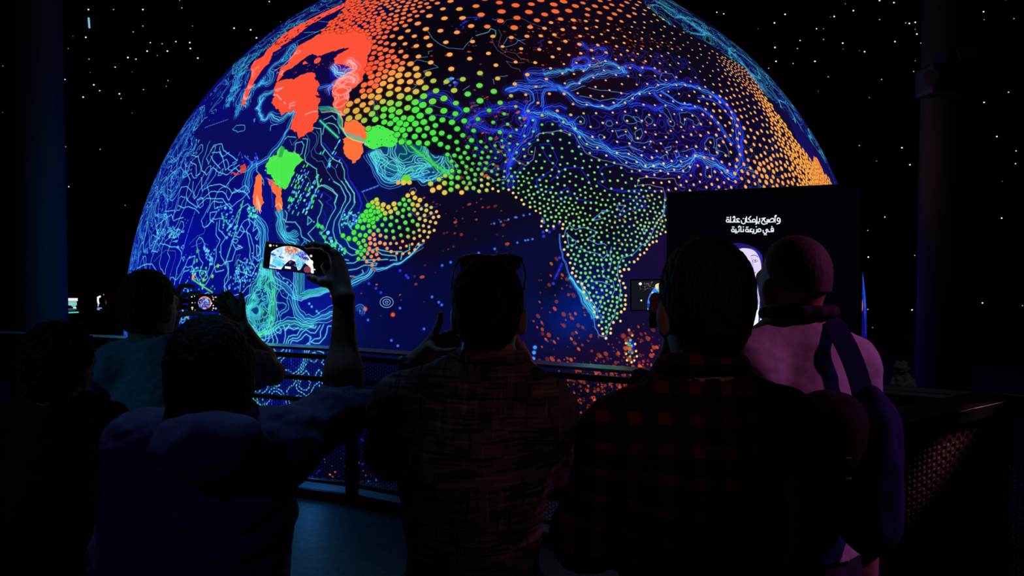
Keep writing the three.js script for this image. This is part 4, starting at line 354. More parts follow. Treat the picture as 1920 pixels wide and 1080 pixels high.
  rust([-19.78,-8.9,-8.11,-8.16,-6.5,-17.42,-21.09,-16.25], 120, 0.75, 0); specks([-9.17,4.79,-11.99,5.3], [236, 84, 50], 0.2); specks([-5.36,6.52,-4.69,6.01,-4.4,5.76,-6.09,3.47,-9.28,2.33,-8.64,1.83,-11.68,4.25,-8.48,5.43,-.89,10.75,.67,11.15,-3.61,9.85,-4.44,9.54], [60, 110, 250], 0.12); specks([.61,13.66,1.26,13.84,2.02,14.06,2.7,14.29,2.82,14.29,3.54,14.48,4.16,14.61,2.88,11.76,3.67,11.99,3.93,12.03,4.37,12.11,5.47,12.38], [60, 120, 250], 0.1); specks([4.49,1.73,4.4,1.24,4.33,.66], [70, 150, 255], 0.18); track([7.2,9.68,6.92,9.08,6.51,8.3], [40, 50, 220], 3, [6, 4]); specks([7,10.29,5.45,12.82,5.51,12.42,6.07,12.83,6.53,13.18,7.09,13.68,6.32,7.79], [44, 56, 220], 0.13); freckle([-16.77,-1.08,-8.97,-1.85,-9.6,-13.9,-20.54,-13.68], 50, [BL, MIDB], 0.1); specks([-11.72,7.77,-10.96,7.31,-10.46,6.91,-8.6,9.04,-7.96,8.56,-7.77,8.35], [40, 60, 230], 0.13);
  g.strokeStyle = rgb([130, 180, 240]); for (const k of [0.66, 0.38, 0.14]) { g.lineWidth = 1.3 * px; g.beginPath(); const o = [-9.83,5.98]; g.ellipse(X(o[0]), Y(o[1]), k * ppd, k * ppd * 0.78, 0, 0, 7); g.stroke(); }
  bundle([-12.78,5.29,-12.55,5.52,-12.26,5.4,-12.28,4.84], 0.2, 3, [90, 140, 210], CB, { amp: 0.02 });
  // ---- the dots themselves
  const solid = [g1, g2, peninsula, [-16.52,22.71,-16.76,23.19,-15.71,23.49,-14.15,22.95,-14.05,21.79,-13.81,21.1,-14.41,20.56,-14.81,20.18,-15.14,20.7,-16.07,21.19,-16.26,22.11], [-16.92,25.38,-16.17,25.4,-14.91,24.29,-13.98,23.29,-14.2,22.6,-15.39,23.12,-16.09,23.51,-16.93,24.4]];
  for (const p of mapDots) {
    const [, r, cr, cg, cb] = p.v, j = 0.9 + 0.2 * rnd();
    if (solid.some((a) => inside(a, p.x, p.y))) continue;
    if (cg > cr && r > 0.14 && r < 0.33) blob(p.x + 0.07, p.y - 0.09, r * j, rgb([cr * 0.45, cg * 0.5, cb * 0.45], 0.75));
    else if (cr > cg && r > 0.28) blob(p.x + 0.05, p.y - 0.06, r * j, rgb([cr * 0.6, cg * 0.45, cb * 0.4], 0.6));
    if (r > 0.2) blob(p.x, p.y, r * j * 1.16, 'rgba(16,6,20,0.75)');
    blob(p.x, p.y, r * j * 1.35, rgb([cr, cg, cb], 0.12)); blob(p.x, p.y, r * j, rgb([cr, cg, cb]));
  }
}
const displays = [];
for (let t = 0; t < 2; t++) { const [c, g] = canvas(2048, 2048); paintGlobe(g, LON0 + t * 68, LAT1, PPD); displays.push(colorMap(c)); }
function spherePatch(lonA, lonB, latA, latB, nx, ny, r) {
  const p = [], n = [], uv = [], ix = [];
  for (let j = 0; j <= ny; j++) for (let i = 0; i <= nx; i++) { const o = onSphere(mixn(lonA, lonB, i / nx), mixn(latA, latB, j / ny)); n.push(...o); p.push(o[0] * r, o[1] * r, o[2] * r); uv.push(i / nx, (mixn(latA, latB, j / ny) - LAT0) / (LAT1 - LAT0)); }
  for (let j = 0; j < ny; j++) for (let i = 0; i < nx; i++) { const a = j * (nx + 1) + i; ix.push(a, a + 1, a + nx + 2, a, a + nx + 2, a + nx + 1); }
  const g = new THREE.BufferGeometry(); g.setAttribute('position', new THREE.Float32BufferAttribute(p, 3)); g.setAttribute('normal', new THREE.Float32BufferAttribute(n, 3)); g.setAttribute('uv', new THREE.Float32BufferAttribute(uv, 2)); g.setIndex(ix);
  return g;
}
{
  const FOOT = -Math.asin(GY / GR) / RAD + 0.02; // the sphere is cut off by the floor it stands on
  const globe = thing('globe_display', 'huge glowing globe showing a coloured map of contour lines and dots behind the balustrade', 'globe', [GX, GY, GZ]);
  const lit = (map) => new THREE.MeshPhysicalMaterial({ color: 0x000000, roughness: 1, specularIntensity: 0, emissive: 0xffffff, emissiveMap: map, emissiveIntensity: 1 });
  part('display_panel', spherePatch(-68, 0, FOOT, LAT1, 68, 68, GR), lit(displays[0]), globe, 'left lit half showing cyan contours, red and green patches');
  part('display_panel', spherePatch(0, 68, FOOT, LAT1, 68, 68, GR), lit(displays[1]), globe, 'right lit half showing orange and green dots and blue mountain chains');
  // the rest of the sphere, round the back and over the top: plain blue with a coarse contour pattern
  const [c, g] = canvas(512, 512); g.fillStyle = 'rgb(10,14,92)'; g.fillRect(0, 0, 512, 512); g.strokeStyle = 'rgb(60,150,220)'; reseed(8);
  for (let k = 0; k < 120; k++) { const x = rnd() * 512, y = rnd() * 512, r = 6 + rnd() * 22; g.beginPath(); for (let a = 0; a < 6.4; a += 0.3) g.lineTo(x + Math.cos(a) * r * (0.7 + 0.5 * rnd()), y + Math.sin(a) * r * (0.7 + 0.5 * rnd())); g.stroke(); }
  const rest = mergeGeometries([spherePatch(68, 292, FOOT, LAT1, 80, 40, GR), spherePatch(-180, 180, LAT1, 90, 96, 24, GR)]);
  part('display_panel', rest, lit(colorMap(c, true)), globe, 'plain blue back and top of the globe');
  for (const q of GLOBE_GLOW) { const l = new THREE.PointLight(new THREE.Color().setRGB(...q.color), q.power, 0, 2); l.position.set(...q.at); l.castShadow = true; l.shadow.radius = q.size ?? 20; scene.add(l); }
}

// ---------------------------------------------------------------- balustrade between the visitors and the globe
const blackMetal = std(0.012, 0.013, 0.015, 0.45, { metalness: 0.4 }), railMetal = std(0.62, 0.68, 0.66, 0.3, { metalness: 0.6 });
{
  const run = [[-5.6, 6.75], [-3.35, 6.0], [-1.13, 5.12], [0.1, 4.442], [1.33, 3.757], [2.56, 3.07], [3.8, 2.38]].map(([x, z]) => new THREE.Vector3(x, 0, -z));
  const t = thing('balustrade', 'long dark metal balustrade with perforated panels in front of the globe', 'railing', [0, 0, 0]);
  const up = (v, y) => new THREE.Vector3(v.x, y, v.z);
  // one cell of the perforated sheet: a hexagon with a round hole
  const pitch = 0.0255, hex = new THREE.Shape(), hole = new THREE.Path();
  for (let k = 0; k < 6; k++) hex[k ? 'lineTo' : 'moveTo'](Math.cos((k * Math.PI) / 3) * pitch * 0.58, Math.sin((k * Math.PI) / 3) * pitch * 0.58);
  hole.absarc(0, 0, pitch * 0.45, 0, Math.PI * 2, true); hex.holes.push(hole);
  const cell = new THREE.ExtrudeGeometry(hex, { depth: 0.002, bevelEnabled: false, curveSegments: 5 });
  for (let k = 0; k < run.length; k++) part('post', box(0.085, 1.08, 0.05, 0, 0.54, 0), blackMetal, t).position.copy(run[k]);
  for (let k = 0; k + 1 < run.length; k++) {
    const a = run[k], b = run[k + 1], d = b.clone().sub(a), len = d.length(), yaw = Math.atan2(-d.z, d.x);
    part('top_rail', bar(up(a, 1.088), up(b, 1.088), 0.15, 0.02), railMetal, t, 'flat grey handrail');
    part('upper_rail', bar(up(a, 1.028), up(b, 1.028), 0.04, 0.036), blackMetal, t);
    if (k < 3) for (const y of [0.872, 0.715]) part('middle_rail', bar(up(a, y).add(new THREE.Vector3(0.012, 0, 0.03)), up(b, y).add(new THREE.Vector3(0.012, 0, 0.03)), 0.03, 0.034), blackMetal, t);
    part('lower_rail', bar(up(a, 0.128), up(b, 0.128), 0.03, 0.022), blackMetal, t); part('bottom_rail', bar(up(a, 0.03), up(b, 0.03), 0.04, 0.06), blackMetal, t);
    const w = len - 0.09, dx = pitch * 0.866, n = Math.floor(w / dx), m = Math.floor((1.012 - 0.138) / pitch);
    const mesh = new THREE.InstancedMesh(cell, blackMetal, n * m), mat = new THREE.Matrix4(); let q = 0;
    for (let i = 0; i < n; i++) for (let j = 0; j < m; j++) mesh.setMatrixAt(q++, mat.makeTranslation(0.05 + (i + 0.5) * dx, 0.14 + (j + 0.5 + (i % 2 ? 0.25 : -0.25)) * pitch, 0));
    mesh.name = 'perforated_panel'; mesh.userData.kind = 'stuff'; mesh.position.copy(a); mesh.rotation.y = yaw; mesh.castShadow = mesh.receiveShadow = true; t.add(mesh);
  }
}
// ---------------------------------------------------------------- the upright screen with the presenter
const [SX, SY, SZ, SUX, , SUZ, SW] = [1.1073,2.1735,-5.2,.8732,0,.4874,1.231];
{
  const H = SY - 0.1, [c, g] = canvas(1024, Math.round((1024 * H) / SW)), k = 1024 / SW, HH = c.height;
  g.fillStyle = '#020307'; g.fillRect(0, 0, 1024, HH);
  const P = (a, close) => { g.beginPath(); for (let i = 0; i < a.length; i += 2) g[i ? 'lineTo' : 'moveTo'](a[i] * k, a[i + 1] * k); if (close) g.closePath(); };
  const soft = (a) => { g.beginPath(); const n = a.length / 2; for (let i = 0; i < n; i++) { const x = a[i * 2] * k, y = a[i * 2 + 1] * k, nx = a[((i + 1) % n) * 2] * k, ny = a[((i + 1) % n) * 2 + 1] * k; if (!i) g.moveTo((a[(n - 1) * 2] * k + x) / 2, (a[(n - 1) * 2 + 1] * k + y) / 2); g.quadraticCurveTo(x, y, (x + nx) / 2, (y + ny) / 2); } };
  // presenter: hair, neck, white top, face
  g.fillStyle = '#1d1a6e'; soft([.3756,.4178,.4149,.3575,.4741,.3381,.5328,.347,.5975,.373,.6425,.413,.6525,.4591,.6448,.5118,.6286,.5978,.639,.6836,.7097,.7873,.6918,.8802,.6223,.9095,.6021,.8172,.6005,.6578,.4838,.6598,.432,.7553,.3528,.8664,.3117,.7995,.3774,.621,.3629,.4991]); g.fill();
  g.fillStyle = '#2f2aa8'; soft([.5524,.3658,.6104,.3863,.6459,.4327,.6384,.5053,.6241,.4723,.598,.4193]); g.fill();
  g.fillStyle = '#c9b8ec'; soft([.4699,.5795,.6124,.5781,.6196,.6575,.6344,.7234,.6348,.7631,.5503,.7922,.4454,.7684,.4447,.701,.4707,.6601]); g.fill();
  g.fillStyle = '#a898d8'; soft([.477,.6331,.6126,.598,.612,.6576,.5946,.7111,.4973,.6999]); g.fill();
  g.fillStyle = '#f2fbff'; soft([.3657,.7978,.4452,.7549,.5112,.78,.5631,.7798,.6333,.7433,.7036,.8073,.7669,.8772,.7939,1.0723,.7838,1.2697,.2752,1.3102,.2859,.965]); g.fill();
  g.fillStyle = '#3b35b0'; soft([.6344,.7234,.6781,.7751,.7103,.84,.6789,.8543,.6533,.8288,.6304,.7699]); g.fill(); g.fillStyle = '#2a2696'; P([.6331,.7234,.6408,.7259,.6323,.9489,.6228,.9494,.6263,.8032], true); g.fill();
  g.fillStyle = '#e3d8fb'; soft([.4422,.4384,.4876,.3784,.546,.375,.5977,.3928,.6269,.4392,.6408,.4921,.6388,.5449,.6252,.578,.5934,.5982,.5485,.6187,.4964,.606,.4566,.5661,.4375,.499]); g.fill();
  g.fillStyle = '#cbbdee'; soft([.553,.419,.579,.4457,.5745,.5054,.5929,.5518,.5992,.5385,.5892,.4987,.5919,.4523]); g.fill();
  g.strokeStyle = '#4a3f6e'; g.lineCap = 'round'; g.lineWidth = 3.2; P([.5737,.4284,.5884,.4245,.6057,.4273,.6186,.4379]); g.stroke(); P([.4685,.4359,.488,.4253,.5141,.4267]); g.stroke();
  for (const a of [[.5805,.4629,.5887,.4563,.6015,.4544,.6163,.463,.6036,.4709,.5908,.4702], [.4688,.4654,.4818,.4574,.5014,.4574,.5145,.4655,.5016,.4721,.482,.4721]]) { g.fillStyle = '#efe9ff'; P(a, true); g.fill(); g.lineWidth = 2; g.stroke(); }
  for (const a of [[.5997,.4623], [.4936,.4641]]) { g.fillStyle = '#241c40'; g.beginPath(); g.arc(a[0] * k, a[1] * k, 3.6, 0, 7); g.fill(); }
  g.lineWidth = 2.6; P([.5604,.5154,.5443,.5254,.528,.5155]); g.stroke(); g.strokeStyle = '#8a5a8c'; g.lineWidth = 5; P([.5155,.559,.5446,.5534,.5673,.5546,.6024,.5398]); g.stroke();
  // the two lines of the caption
  g.strokeStyle = g.fillStyle = '#eef6ff'; g.lineJoin = 'round';
  const W = (0.026 * 1371) / 1371;
  for (const a of [
    [.7369,.1883,.7402,.1812,.7476,.1799,.7545,.1868,.7546,.198,.7466,.2027,.7385,.1986,.7369,.1883], [.755,.1889,.7561,.2042,.7504,.2148,.7358,.219], [.7241,.2072,.7238,.1777], [.7312,.163,.7244,.1638,.7239,.1679,.7293,.1696,.7215,.1725],
    [.684,.2053,.6912,.1908,.7022,.1816,.7128,.183,.7168,.1923,.714,.2046,.684,.2053,.6813,.1882], [.6852,.2053,.6741,.205,.6739,.1895], [.6741,.205,.6597,.2036,.6535,.1884], [.6395,.1802,.6519,.1786,.6614,.1778,.652,.1842,.6421,.1933,.6377,.204,.6409,.2144,.6524,.2194,.6663,.2161],
    [.6255,.1793,.6257,.198,.6237,.2036,.6077,.2032,.6073,.1676], [.6103,.2074,.6037,.2088,.6033,.2119,.6083,.2136,.6008,.2165], [.6077,.2032,.5966,.2018,.599,.1894,.5884,.1829,.5783,.1888,.58,.1993,.5896,.2027,.5981,.1998],
    [.5815,.2024,.5663,.202,.5678,.1937,.5524,.1797,.568,.164], [.5674,.202,.5404,.2013,.5401,.1657], [.5331,.1765,.5333,.198,.5298,.2099,.5197,.2128,.5094,.2078,.5061,.1909],
    [.4932,.1795,.4834,.1755,.4757,.1806,.4773,.189,.4861,.1924,.4769,.1995,.4955,.2], [.4955,.2,.4635,.1991,.4632,.1633], [.4561,.1831,.4563,.1989,.435,.1984,.4347,.1624], [.4595,.1606,.4533,.1625,.457,.1658,.4508,.1687], [.435,.1984,.4147,.1978,.4246,.1949,.4234,.1816,.4124,.1776,.4057,.1891,.4095,.1971,.4147,.1978],
    [.7151,.258,.7116,.2467,.7017,.2464,.6989,.2556,.7043,.2624,.7147,.2601,.7133,.2688,.6802,.2691,.6786,.2562,.6711,.2524,.6662,.2595,.6718,.2705,.6674,.2802,.6565,.2795,.649,.2715,.6483,.2596],
    [.6074,.2681,.6249,.2684,.6349,.263,.6333,.252,.6232,.2471,.6153,.2537,.6164,.2641,.6249,.2684], [.6067,.2525,.6069,.2675,.6029,.2758,.5924,.2792], [.5881,.252,.5883,.2697,.5808,.2784], [.5764,.2486,.5658,.25,.5629,.2572,.5695,.262,.5619,.2666,.5847,.2665], [.5771,.2669,.5442,.2667,.5528,.2627,.5511,.2507,.5414,.2463,.5344,.256,.537,.265,.5442,.2667],
    [.5205,.2479,.5207,.2646,.5038,.2648,.5035,.2317], [.4921,.2472,.4922,.2646,.4711,.2641,.471,.2478], [.4957,.2273,.4891,.2298,.4937,.2325,.4871,.2355], [.4711,.2641,.4491,.2647,.46,.2607,.4588,.2485,.4489,.2441,.4418,.254,.4439,.2625,.4491,.2647]]) { g.lineWidth = W * k * 0.27; P(a); g.stroke(); }
  for (const a of [[.6729,.2148,.6203,.2128,.5193,.1771,.4113,.1665,.4201,.1667,.7041,.2357,.6571,.2883,.668,.2885,.6045,.2342,.5408,.2353,.55,.2355,.5199,.2332,.4483,.2325,.4576,.2327,.4689,.2725,.4777,.2727]]) for (let i = 0; i < a.length; i += 2) { g.beginPath(); g.arc(a[i] * k, a[i + 1] * k, 3.6, 0, 7); g.fill(); }
  const yaw = Math.atan2(-SUZ, SUX), t = thing('display_screen', 'tall black portrait screen showing a presenter under two lines of white caption', 'screen', [SX, 0, SZ]);
  t.rotation.y = yaw;
  part('casing', box(SW + 0.03, H + 0.05, 0.09, SW / 2, 0.1 + H / 2, -0.051, 0.008), std(0.004, 0.004, 0.005, 0.6), t, 'black casing');
  const face = new THREE.PlaneGeometry(SW, H).translate(SW / 2, 0.1 + H / 2, 0);
  part('display_panel', face, new THREE.MeshStandardMaterial({ color: 0x010101, roughness: 0.9, emissive: 0xffffff, emissiveMap: colorMap(c), emissiveIntensity: 1 }), t, 'lit picture');
  part('foot', box(0.9, 0.08, 0.5, SW / 2, 0.04, -0.05), blackMetal, t);
  const l = new THREE.RectAreaLight(new THREE.Color().setRGB(0.8, 0.85, 1), 0.06, 0.5, 1.0); l.position.set(SX + SUX * SW * 0.42 + 0.02, 1.3, SZ + SUZ * SW * 0.42 + 0.03); l.rotation.y = yaw + Math.PI; scene.add(l);
}
// ---------------------------------------------------------------- columns and what hangs on them
{
  const mat = new THREE.MeshStandardMaterial({ map: grain(128, 256, [40, 42, 46], 0.2, 2, 3), roughness: 0.7 });
  const colAt = (name, a, r, label) => struct(name, new THREE.CylinderGeometry(r, r * 0.97, 9.8, 64).translate(0, 4.9, 0), mat, label).position.set(a[0], 0, a[2]);
  colAt('column_left', [-4.791,1.663,-7.4], 0.26, 'round dark blue column at the left edge'); colAt('column_right', [4.144,1.664,-7], 0.24, 'round dark column at the right');
  const p = [3.889,3.326,-6.6], t = thing('projector', 'dark boxy projector clamped high on the right column', 'projector', p);
  part('housing', box(0.42, 0.26, 0.3, 0, 0, 0, 0.03), std(0.02, 0.02, 0.024, 0.5), t); part('lens', new THREE.CylinderGeometry(0.07, 0.08, 0.1, 24).rotateX(Math.PI / 2).rotateY(-0.8).translate(-0.2, -0.01, 0.12), std(0.05, 0.05, 0.06, 0.2), t); part('bracket', box(0.06, 0.3, 0.2, 0.05, 0.16, -0.14), blackMetal, t); part('side_plate', box(0.16, 0.12, 0.01, 0.18, 0.18, 0.1).rotateZ(0.3), std(0.2, 0.2, 0.19), t, 'pale slanted plate');
  const s = thing('status_light', 'tiny yellow green status light high on the right', 'light', [4.899,4.279,-8]); part('lens', new THREE.SphereGeometry(0.024, 14, 10).scale(1, 0.8, 0.6), glow(0.55, 0.8, 0.05, 1.2), s); part('cap', new THREE.SphereGeometry(0.012, 10, 8).translate(0.006, 0.036, 0), glow(0.5, 0.7, 0.3, 0.8), s); part('bracket', tube([[0.01, 0.03, -0.02], [0.06, 0.05, -0.04], [0.2, 0.075, -0.05]], 0.006), blackMetal, s); { const rod = 9.8 - s.position.y - 0.07; part('drop_rod', new THREE.CylinderGeometry(0.008, 0.008, rod, 8).translate(0.2, 0.07 + rod / 2, -0.05), blackMetal, s); }
  const b = thing('light_streak', 'short pale blue upright light tube among the stars at the upper left', 'light', [-10.237,7.522,-17.9]); part('tube', new THREE.CapsuleGeometry(0.022, 0.22, 4, 10).rotateZ(0.06), glow(0.25, 0.6, 0.8, 0.8), b); part('holder', box(0.03, 0.03, 0.12, -0.008, 0.1, -0.055), blackMetal, b);
}
// ---------------------------------------------------------------- perforated counter on the right, with a bundle on the ledge behind it
{
  const a = [1.289,.939,-2.52], b = [2.1, 0, -3.06], d = new THREE.Vector3(b[0] - a[0], 0, b[2] - a[2]), len = d.length(), t = thing('perforated_counter', 'dark counter with a coarse round-holed front lit pink at the right', 'counter', [a[0], 0, a[2]]);
  t.rotation.y = Math.atan2(-d.z, d.x); d.normalize();
  const H = 1.13, pitch = 0.0395, hex = new THREE.Shape(), hole = new THREE.Path();
  for (let k = 0; k < 6; k++) hex[k ? 'lineTo' : 'moveTo'](Math.cos((k * Math.PI) / 3) * pitch * 0.58, Math.sin((k * Math.PI) / 3) * pitch * 0.58);
  hole.absarc(0, 0, pitch * 0.41, 0, 6.2832, true); hex.holes.push(hole);
  const cell = new THREE.ExtrudeGeometry(hex, { depth: 0.003, bevelEnabled: false, curveSegments: 7 }), dx = pitch * 0.866, n = Math.floor(len / dx), m = Math.floor((H - 0.1) / pitch);
  const sheet = new THREE.InstancedMesh(cell, std(0.09, 0.008, 0.016, 0.6), n * m), mat = new THREE.Matrix4(); let q = 0;
  for (let i = 0; i < n; i++) for (let j = 0; j < m; j++) sheet.setMatrixAt(q++, mat.makeTranslation((i + 0.5) * dx, 0.06 + (j + 0.5 + (i % 2 ? 0.25 : -0.25)) * pitch, 0.012));
  sheet.name = 'perforated_sheet'; sheet.userData.kind = 'stuff'; sheet.userData.label = 'dark red sheet with round holes'; sheet.castShadow = sheet.receiveShadow = true; t.add(sheet);
  part('body', box(len, H - 0.05, 0.1, len / 2, (H - 0.05) / 2, -0.05), std(0.42, 0.32, 0.34, 0.9), t, 'pale backing behind the holes');
  part('worktop', box(len + 0.04, 0.05, 0.18, len / 2, H - 0.02, -0.05), blackMetal, t);
  const g = thing('fabric_bundle', 'grey speckled fabric bundle slumped on a dark plinth left of the right column', 'bundle', [0, 0, 0]), base = [2.469,.857,-4.6], [c, x] = canvas(128, 128);
  reseed(3); x.fillStyle = '#8a8a8e'; x.fillRect(0, 0, 128, 128); for (let k = 0; k < 2600; k++) { const v = 60 + rnd() * 150; x.fillStyle = `rgb(${v},${v},${v})`; x.fillRect(rnd() * 128, rnd() * 128, 1.6, 1.6); }
  g.position.set(base[0], base[1] + 0.004, base[2]);
  const geo = new THREE.SphereGeometry(1, 40, 30), pp = geo.attributes.position;
  for (let i = 0; i < pp.count; i++) { let X = pp.getX(i), Y = pp.getY(i), Z = pp.getZ(i); const k = 1 + 0.16 * noise3(X * 1.6, Y * 1.6, Z * 1.6 + 4); X *= 0.068 * k * (1.15 - 0.3 * Y); Y = Math.max(-0.92, Y) * 0.075 * k; Z *= 0.06 * k; pp.setXYZ(i, X, Y + 0.069, Z); }
  geo.computeVertexNormals(); const fm = new THREE.MeshStandardMaterial({ map: colorMap(c, true), roughness: 1 }); part('sack', geo, fm, g);
  const knot = new THREE.SphereGeometry(1, 24, 18), kp = knot.attributes.position; for (let i = 0; i < kp.count; i++) { const X = kp.getX(i), Y = kp.getY(i), Z = kp.getZ(i), k = 1 + 0.35 * noise3(X * 1.5 + 3, Y * 1.5, Z * 1.5); kp.setXYZ(i, X * 0.042 * k - 0.008, Y * 0.045 * k + 0.168, Z * 0.035 * k); } knot.computeVertexNormals(); part('tied_top', knot, fm, g);
  const pl = thing('plinth', 'dark plinth under the grey fabric bundle', 'plinth', [base[0], 0, base[2]]); part('block', box(0.5, base[1] - 0.03, 0.4, 0.1, (base[1] - 0.03) / 2, 0), blackMat, pl); part('top_slab', box(0.54, 0.03, 0.44, 0.1, base[1] - 0.015, 0), blackMat, pl);
}
// ---------------------------------------------------------------- far exhibits on the left
{
  const d = 11, A = (x, y, z = d) => new THREE.Vector3(((x - 960) / 1371) * z, 1.69 - ((y - 495) / 1371) * z, -z);
  const bench = thing('exhibit_bench', 'long dark bench with a thin bright edge far off at the left', 'bench', [0, 0, 0]);
  part('edge', bar(A(100, 606), A(235, 602), 0.02, 0.012), std(0.75, 0.75, 0.78, 0.3, { metalness: 0.6 }), bench, 'thin pale metal edge'); part('top', bar(A(90, 611), A(240, 607), 0.5, 0.06), blackMetal, bench); part('front', bar(A(92, 655), A(238, 652), 0.4, 0.72), blackMat, bench);
  for (const x of [110, 222]) { const f = A(x, 0); part('leg', box(0.1, Math.max(0.1, A(x, 690).y), 0.3, f.x, Math.max(0.1, A(x, 690).y) / 2, f.z), blackMat, bench); }
  function panel(name, label, px, py, w, h, draw) { const c0 = A(px, py), s = 11 / 1371, t = thing(name, label, 'screen', c0.toArray(), 'far wall screens on the left'); const [c, g] = canvas(256, Math.round((256 * h) / w)); g.fillStyle = '#000003'; g.fillRect(0, 0, 256, 512); draw(g, 256 / w); part('casing', box(w * s + 0.04, h * s + 0.04, 0.05, 0, 0, -0.027), blackMetal, t); part('display_panel', new THREE.PlaneGeometry(w * s, h * s), new THREE.MeshStandardMaterial({ color: 0, roughness: 1, emissive: 0xffffff, emissiveMap: colorMap(c), emissiveIntensity: 1 }), t, 'lit picture'); part('stem', box(0.06, 0.3, 0.04, 0, -h * s / 2 - 0.15, -0.03), blackMetal, t); }
  panel('wall_screen', 'small far screen with white bar and green text right of the left column', 128, 573, 44, 40, (g, k) => { g.fillStyle = '#fff4fa'; g.fillRect(4 * k, 6 * k, 35 * k, 5.4 * k); g.fillStyle = '#9ff0ea'; for (let r = 0; r < 3; r++) g.fillRect((14 + r) * k, (12.5 + r * 2.6) * k, (23 - r) * k, 1.9 * k); g.fillStyle = '#52d8b0'; g.fillRect(27 * k, 20 * k, 8 * k, 2 * k); g.fillStyle = '#c8fbf0'; g.fillRect(30 * k, 22.5 * k, 6 * k, 3 * k); g.fillStyle = '#7a8cf0'; g.fillRect(12 * k, 26 * k, 25 * k, 1 * k); g.fillStyle = '#6a4c90'; g.fillRect(8 * k, 29 * k, 26 * k, 0.8 * k); g.fillStyle = '#5ef0b4'; for (let i = 0; i < 13; i++) g.fillRect((8 + i * 2.5) * k, (32.8 - i * 0.12) * k, 2.2 * k, 2.4 * k); g.fillStyle = '#c8f0d8'; g.fillRect(15 * k, 38 * k, 1.6 * k, 1.6 * k); });
  panel('wall_screen', 'small far screen with a curved white shape nearer the globe', 188, 567, 26, 40, (g, k) => { g.strokeStyle = '#f4fff0'; g.lineCap = 'round'; g.lineWidth = 3.6 * k; g.beginPath(); g.moveTo(12 * k, 9 * k); g.lineTo(8 * k, 11 * k); g.lineTo(8 * k, 18 * k); g.lineTo(9 * k, 22 * k); g.stroke(); g.strokeStyle = '#9fd8ff'; g.lineWidth = 2 * k; g.beginPath(); g.moveTo(9 * k, 22 * k); g.lineTo(8 * k, 27 * k); g.stroke(); g.fillStyle = '#aab8f8'; g.fillRect(6 * k, 30 * k, 9 * k, 1.6 * k); g.fillRect(6 * k, 32.6 * k, 5 * k, 1.6 * k); g.fillStyle = '#902838'; g.fillRect(22 * k, 17 * k, 1.6 * k, 6 * k); g.fillStyle = '#b0a8e8'; g.fillRect(18 * k, 4.6 * k, 1.8 * k, 1.8 * k); });
  panel('wall_screen', 'small far screen with a wedge of blue at the left edge', 45, 654, 32, 34, (g, k) => { g.fillStyle = '#3f8fe0'; g.beginPath(); g.moveTo(4 * k, 2 * k); g.lineTo(9 * k, 2 * k); g.lineTo(8 * k, 12 * k); g.lineTo(12 * k, 22 * k); g.lineTo(6 * k, 30 * k); g.lineTo(4 * k, 30 * k); g.fill(); g.fillStyle = '#1f7a66'; g.fillRect(25 * k, 3 * k, 5 * k, 7 * k); g.fillStyle = '#5a4a9c'; g.fillRect(13 * k, 25 * k, 3 * k, 3 * k); g.fillStyle = '#8a8f98'; g.fillRect(0.6 * k, 23 * k, 2 * k, 5 * k); });
  const arc = thing('glint_arc', 'added glowing arc imitating an orange glint near the foot of the left column', 'light', A(88, 646, 7).toArray()); part('tube', tube([[-0.016, 0.04, 0], [-0.004, 0.02, 0], [0.008, -0.005, 0], [0.014, -0.036, 0]], 0.005), glow(0.5, 0.22, 0.05, 0.5), arc); part('holder', box(0.02, 0.03, 0.02, 0.014, -0.05, -0.01), blackMetal, arc);  // glowing arc added to imitate an orange glint, not a lamp
}
// ---------------------------------------------------------------- ceiling spots and added fills behind and beside the visitors
for (const [k, q] of Object.entries(LAMPS)) {
  const t = thing('ceiling_spot', { pink: 'pink stage spot off to the right', violet: 'violet stage spot behind the visitors on the left', amber: 'added dim amber fill behind the visitors', accent: 'pink accent spot over the perforated counter', teal: 'added teal fill high at the far left', navy: 'deep blue stage spot far right', azure: 'added blue fill straight above the young visitor', pale: 'pale stage spot over the right column' }[k], 'spotlight', q.at, 'stage spots outside the picture'), dir = V(q.to).sub(V(q.at)).normalize(), turn = new THREE.Quaternion().setFromUnitVectors(new THREE.Vector3(0, 0, -1), dir);
  const can = new THREE.LatheGeometry([[0.0, 0.16], [0.05, 0.16], [0.062, 0.14], [0.062, -0.02], [0.07, -0.03], [0.062, -0.03], [0.055, 0.0], [0.055, 0.12]].map(([x, y]) => new THREE.Vector2(x, y)), 32).rotateX(Math.PI / 2).applyQuaternion(turn);
  part('housing', can, blackMetal, t); part('lens', new THREE.CircleGeometry(0.05, 32).rotateX(0).rotateY(Math.PI).applyQuaternion(turn), glow(...q.color, 0.25), t);
  part('yoke', new THREE.CylinderGeometry(0.012, 0.012, 9.8 - q.at[1] - 0.06, 12).translate(0, (9.8 - q.at[1] - 0.06) / 2 + 0.06, 0), blackMetal, t);
  const l = new THREE.SpotLight(new THREE.Color().setRGB(...q.color), q.power, 0, THREE.MathUtils.degToRad(q.cone), q.soft, 2);
  l.position.copy(V(q.at)).addScaledVector(dir, 0.06); l.target.position.set(...q.to); l.castShadow = true; l.shadow.radius = 3; scene.add(l, l.target);
}

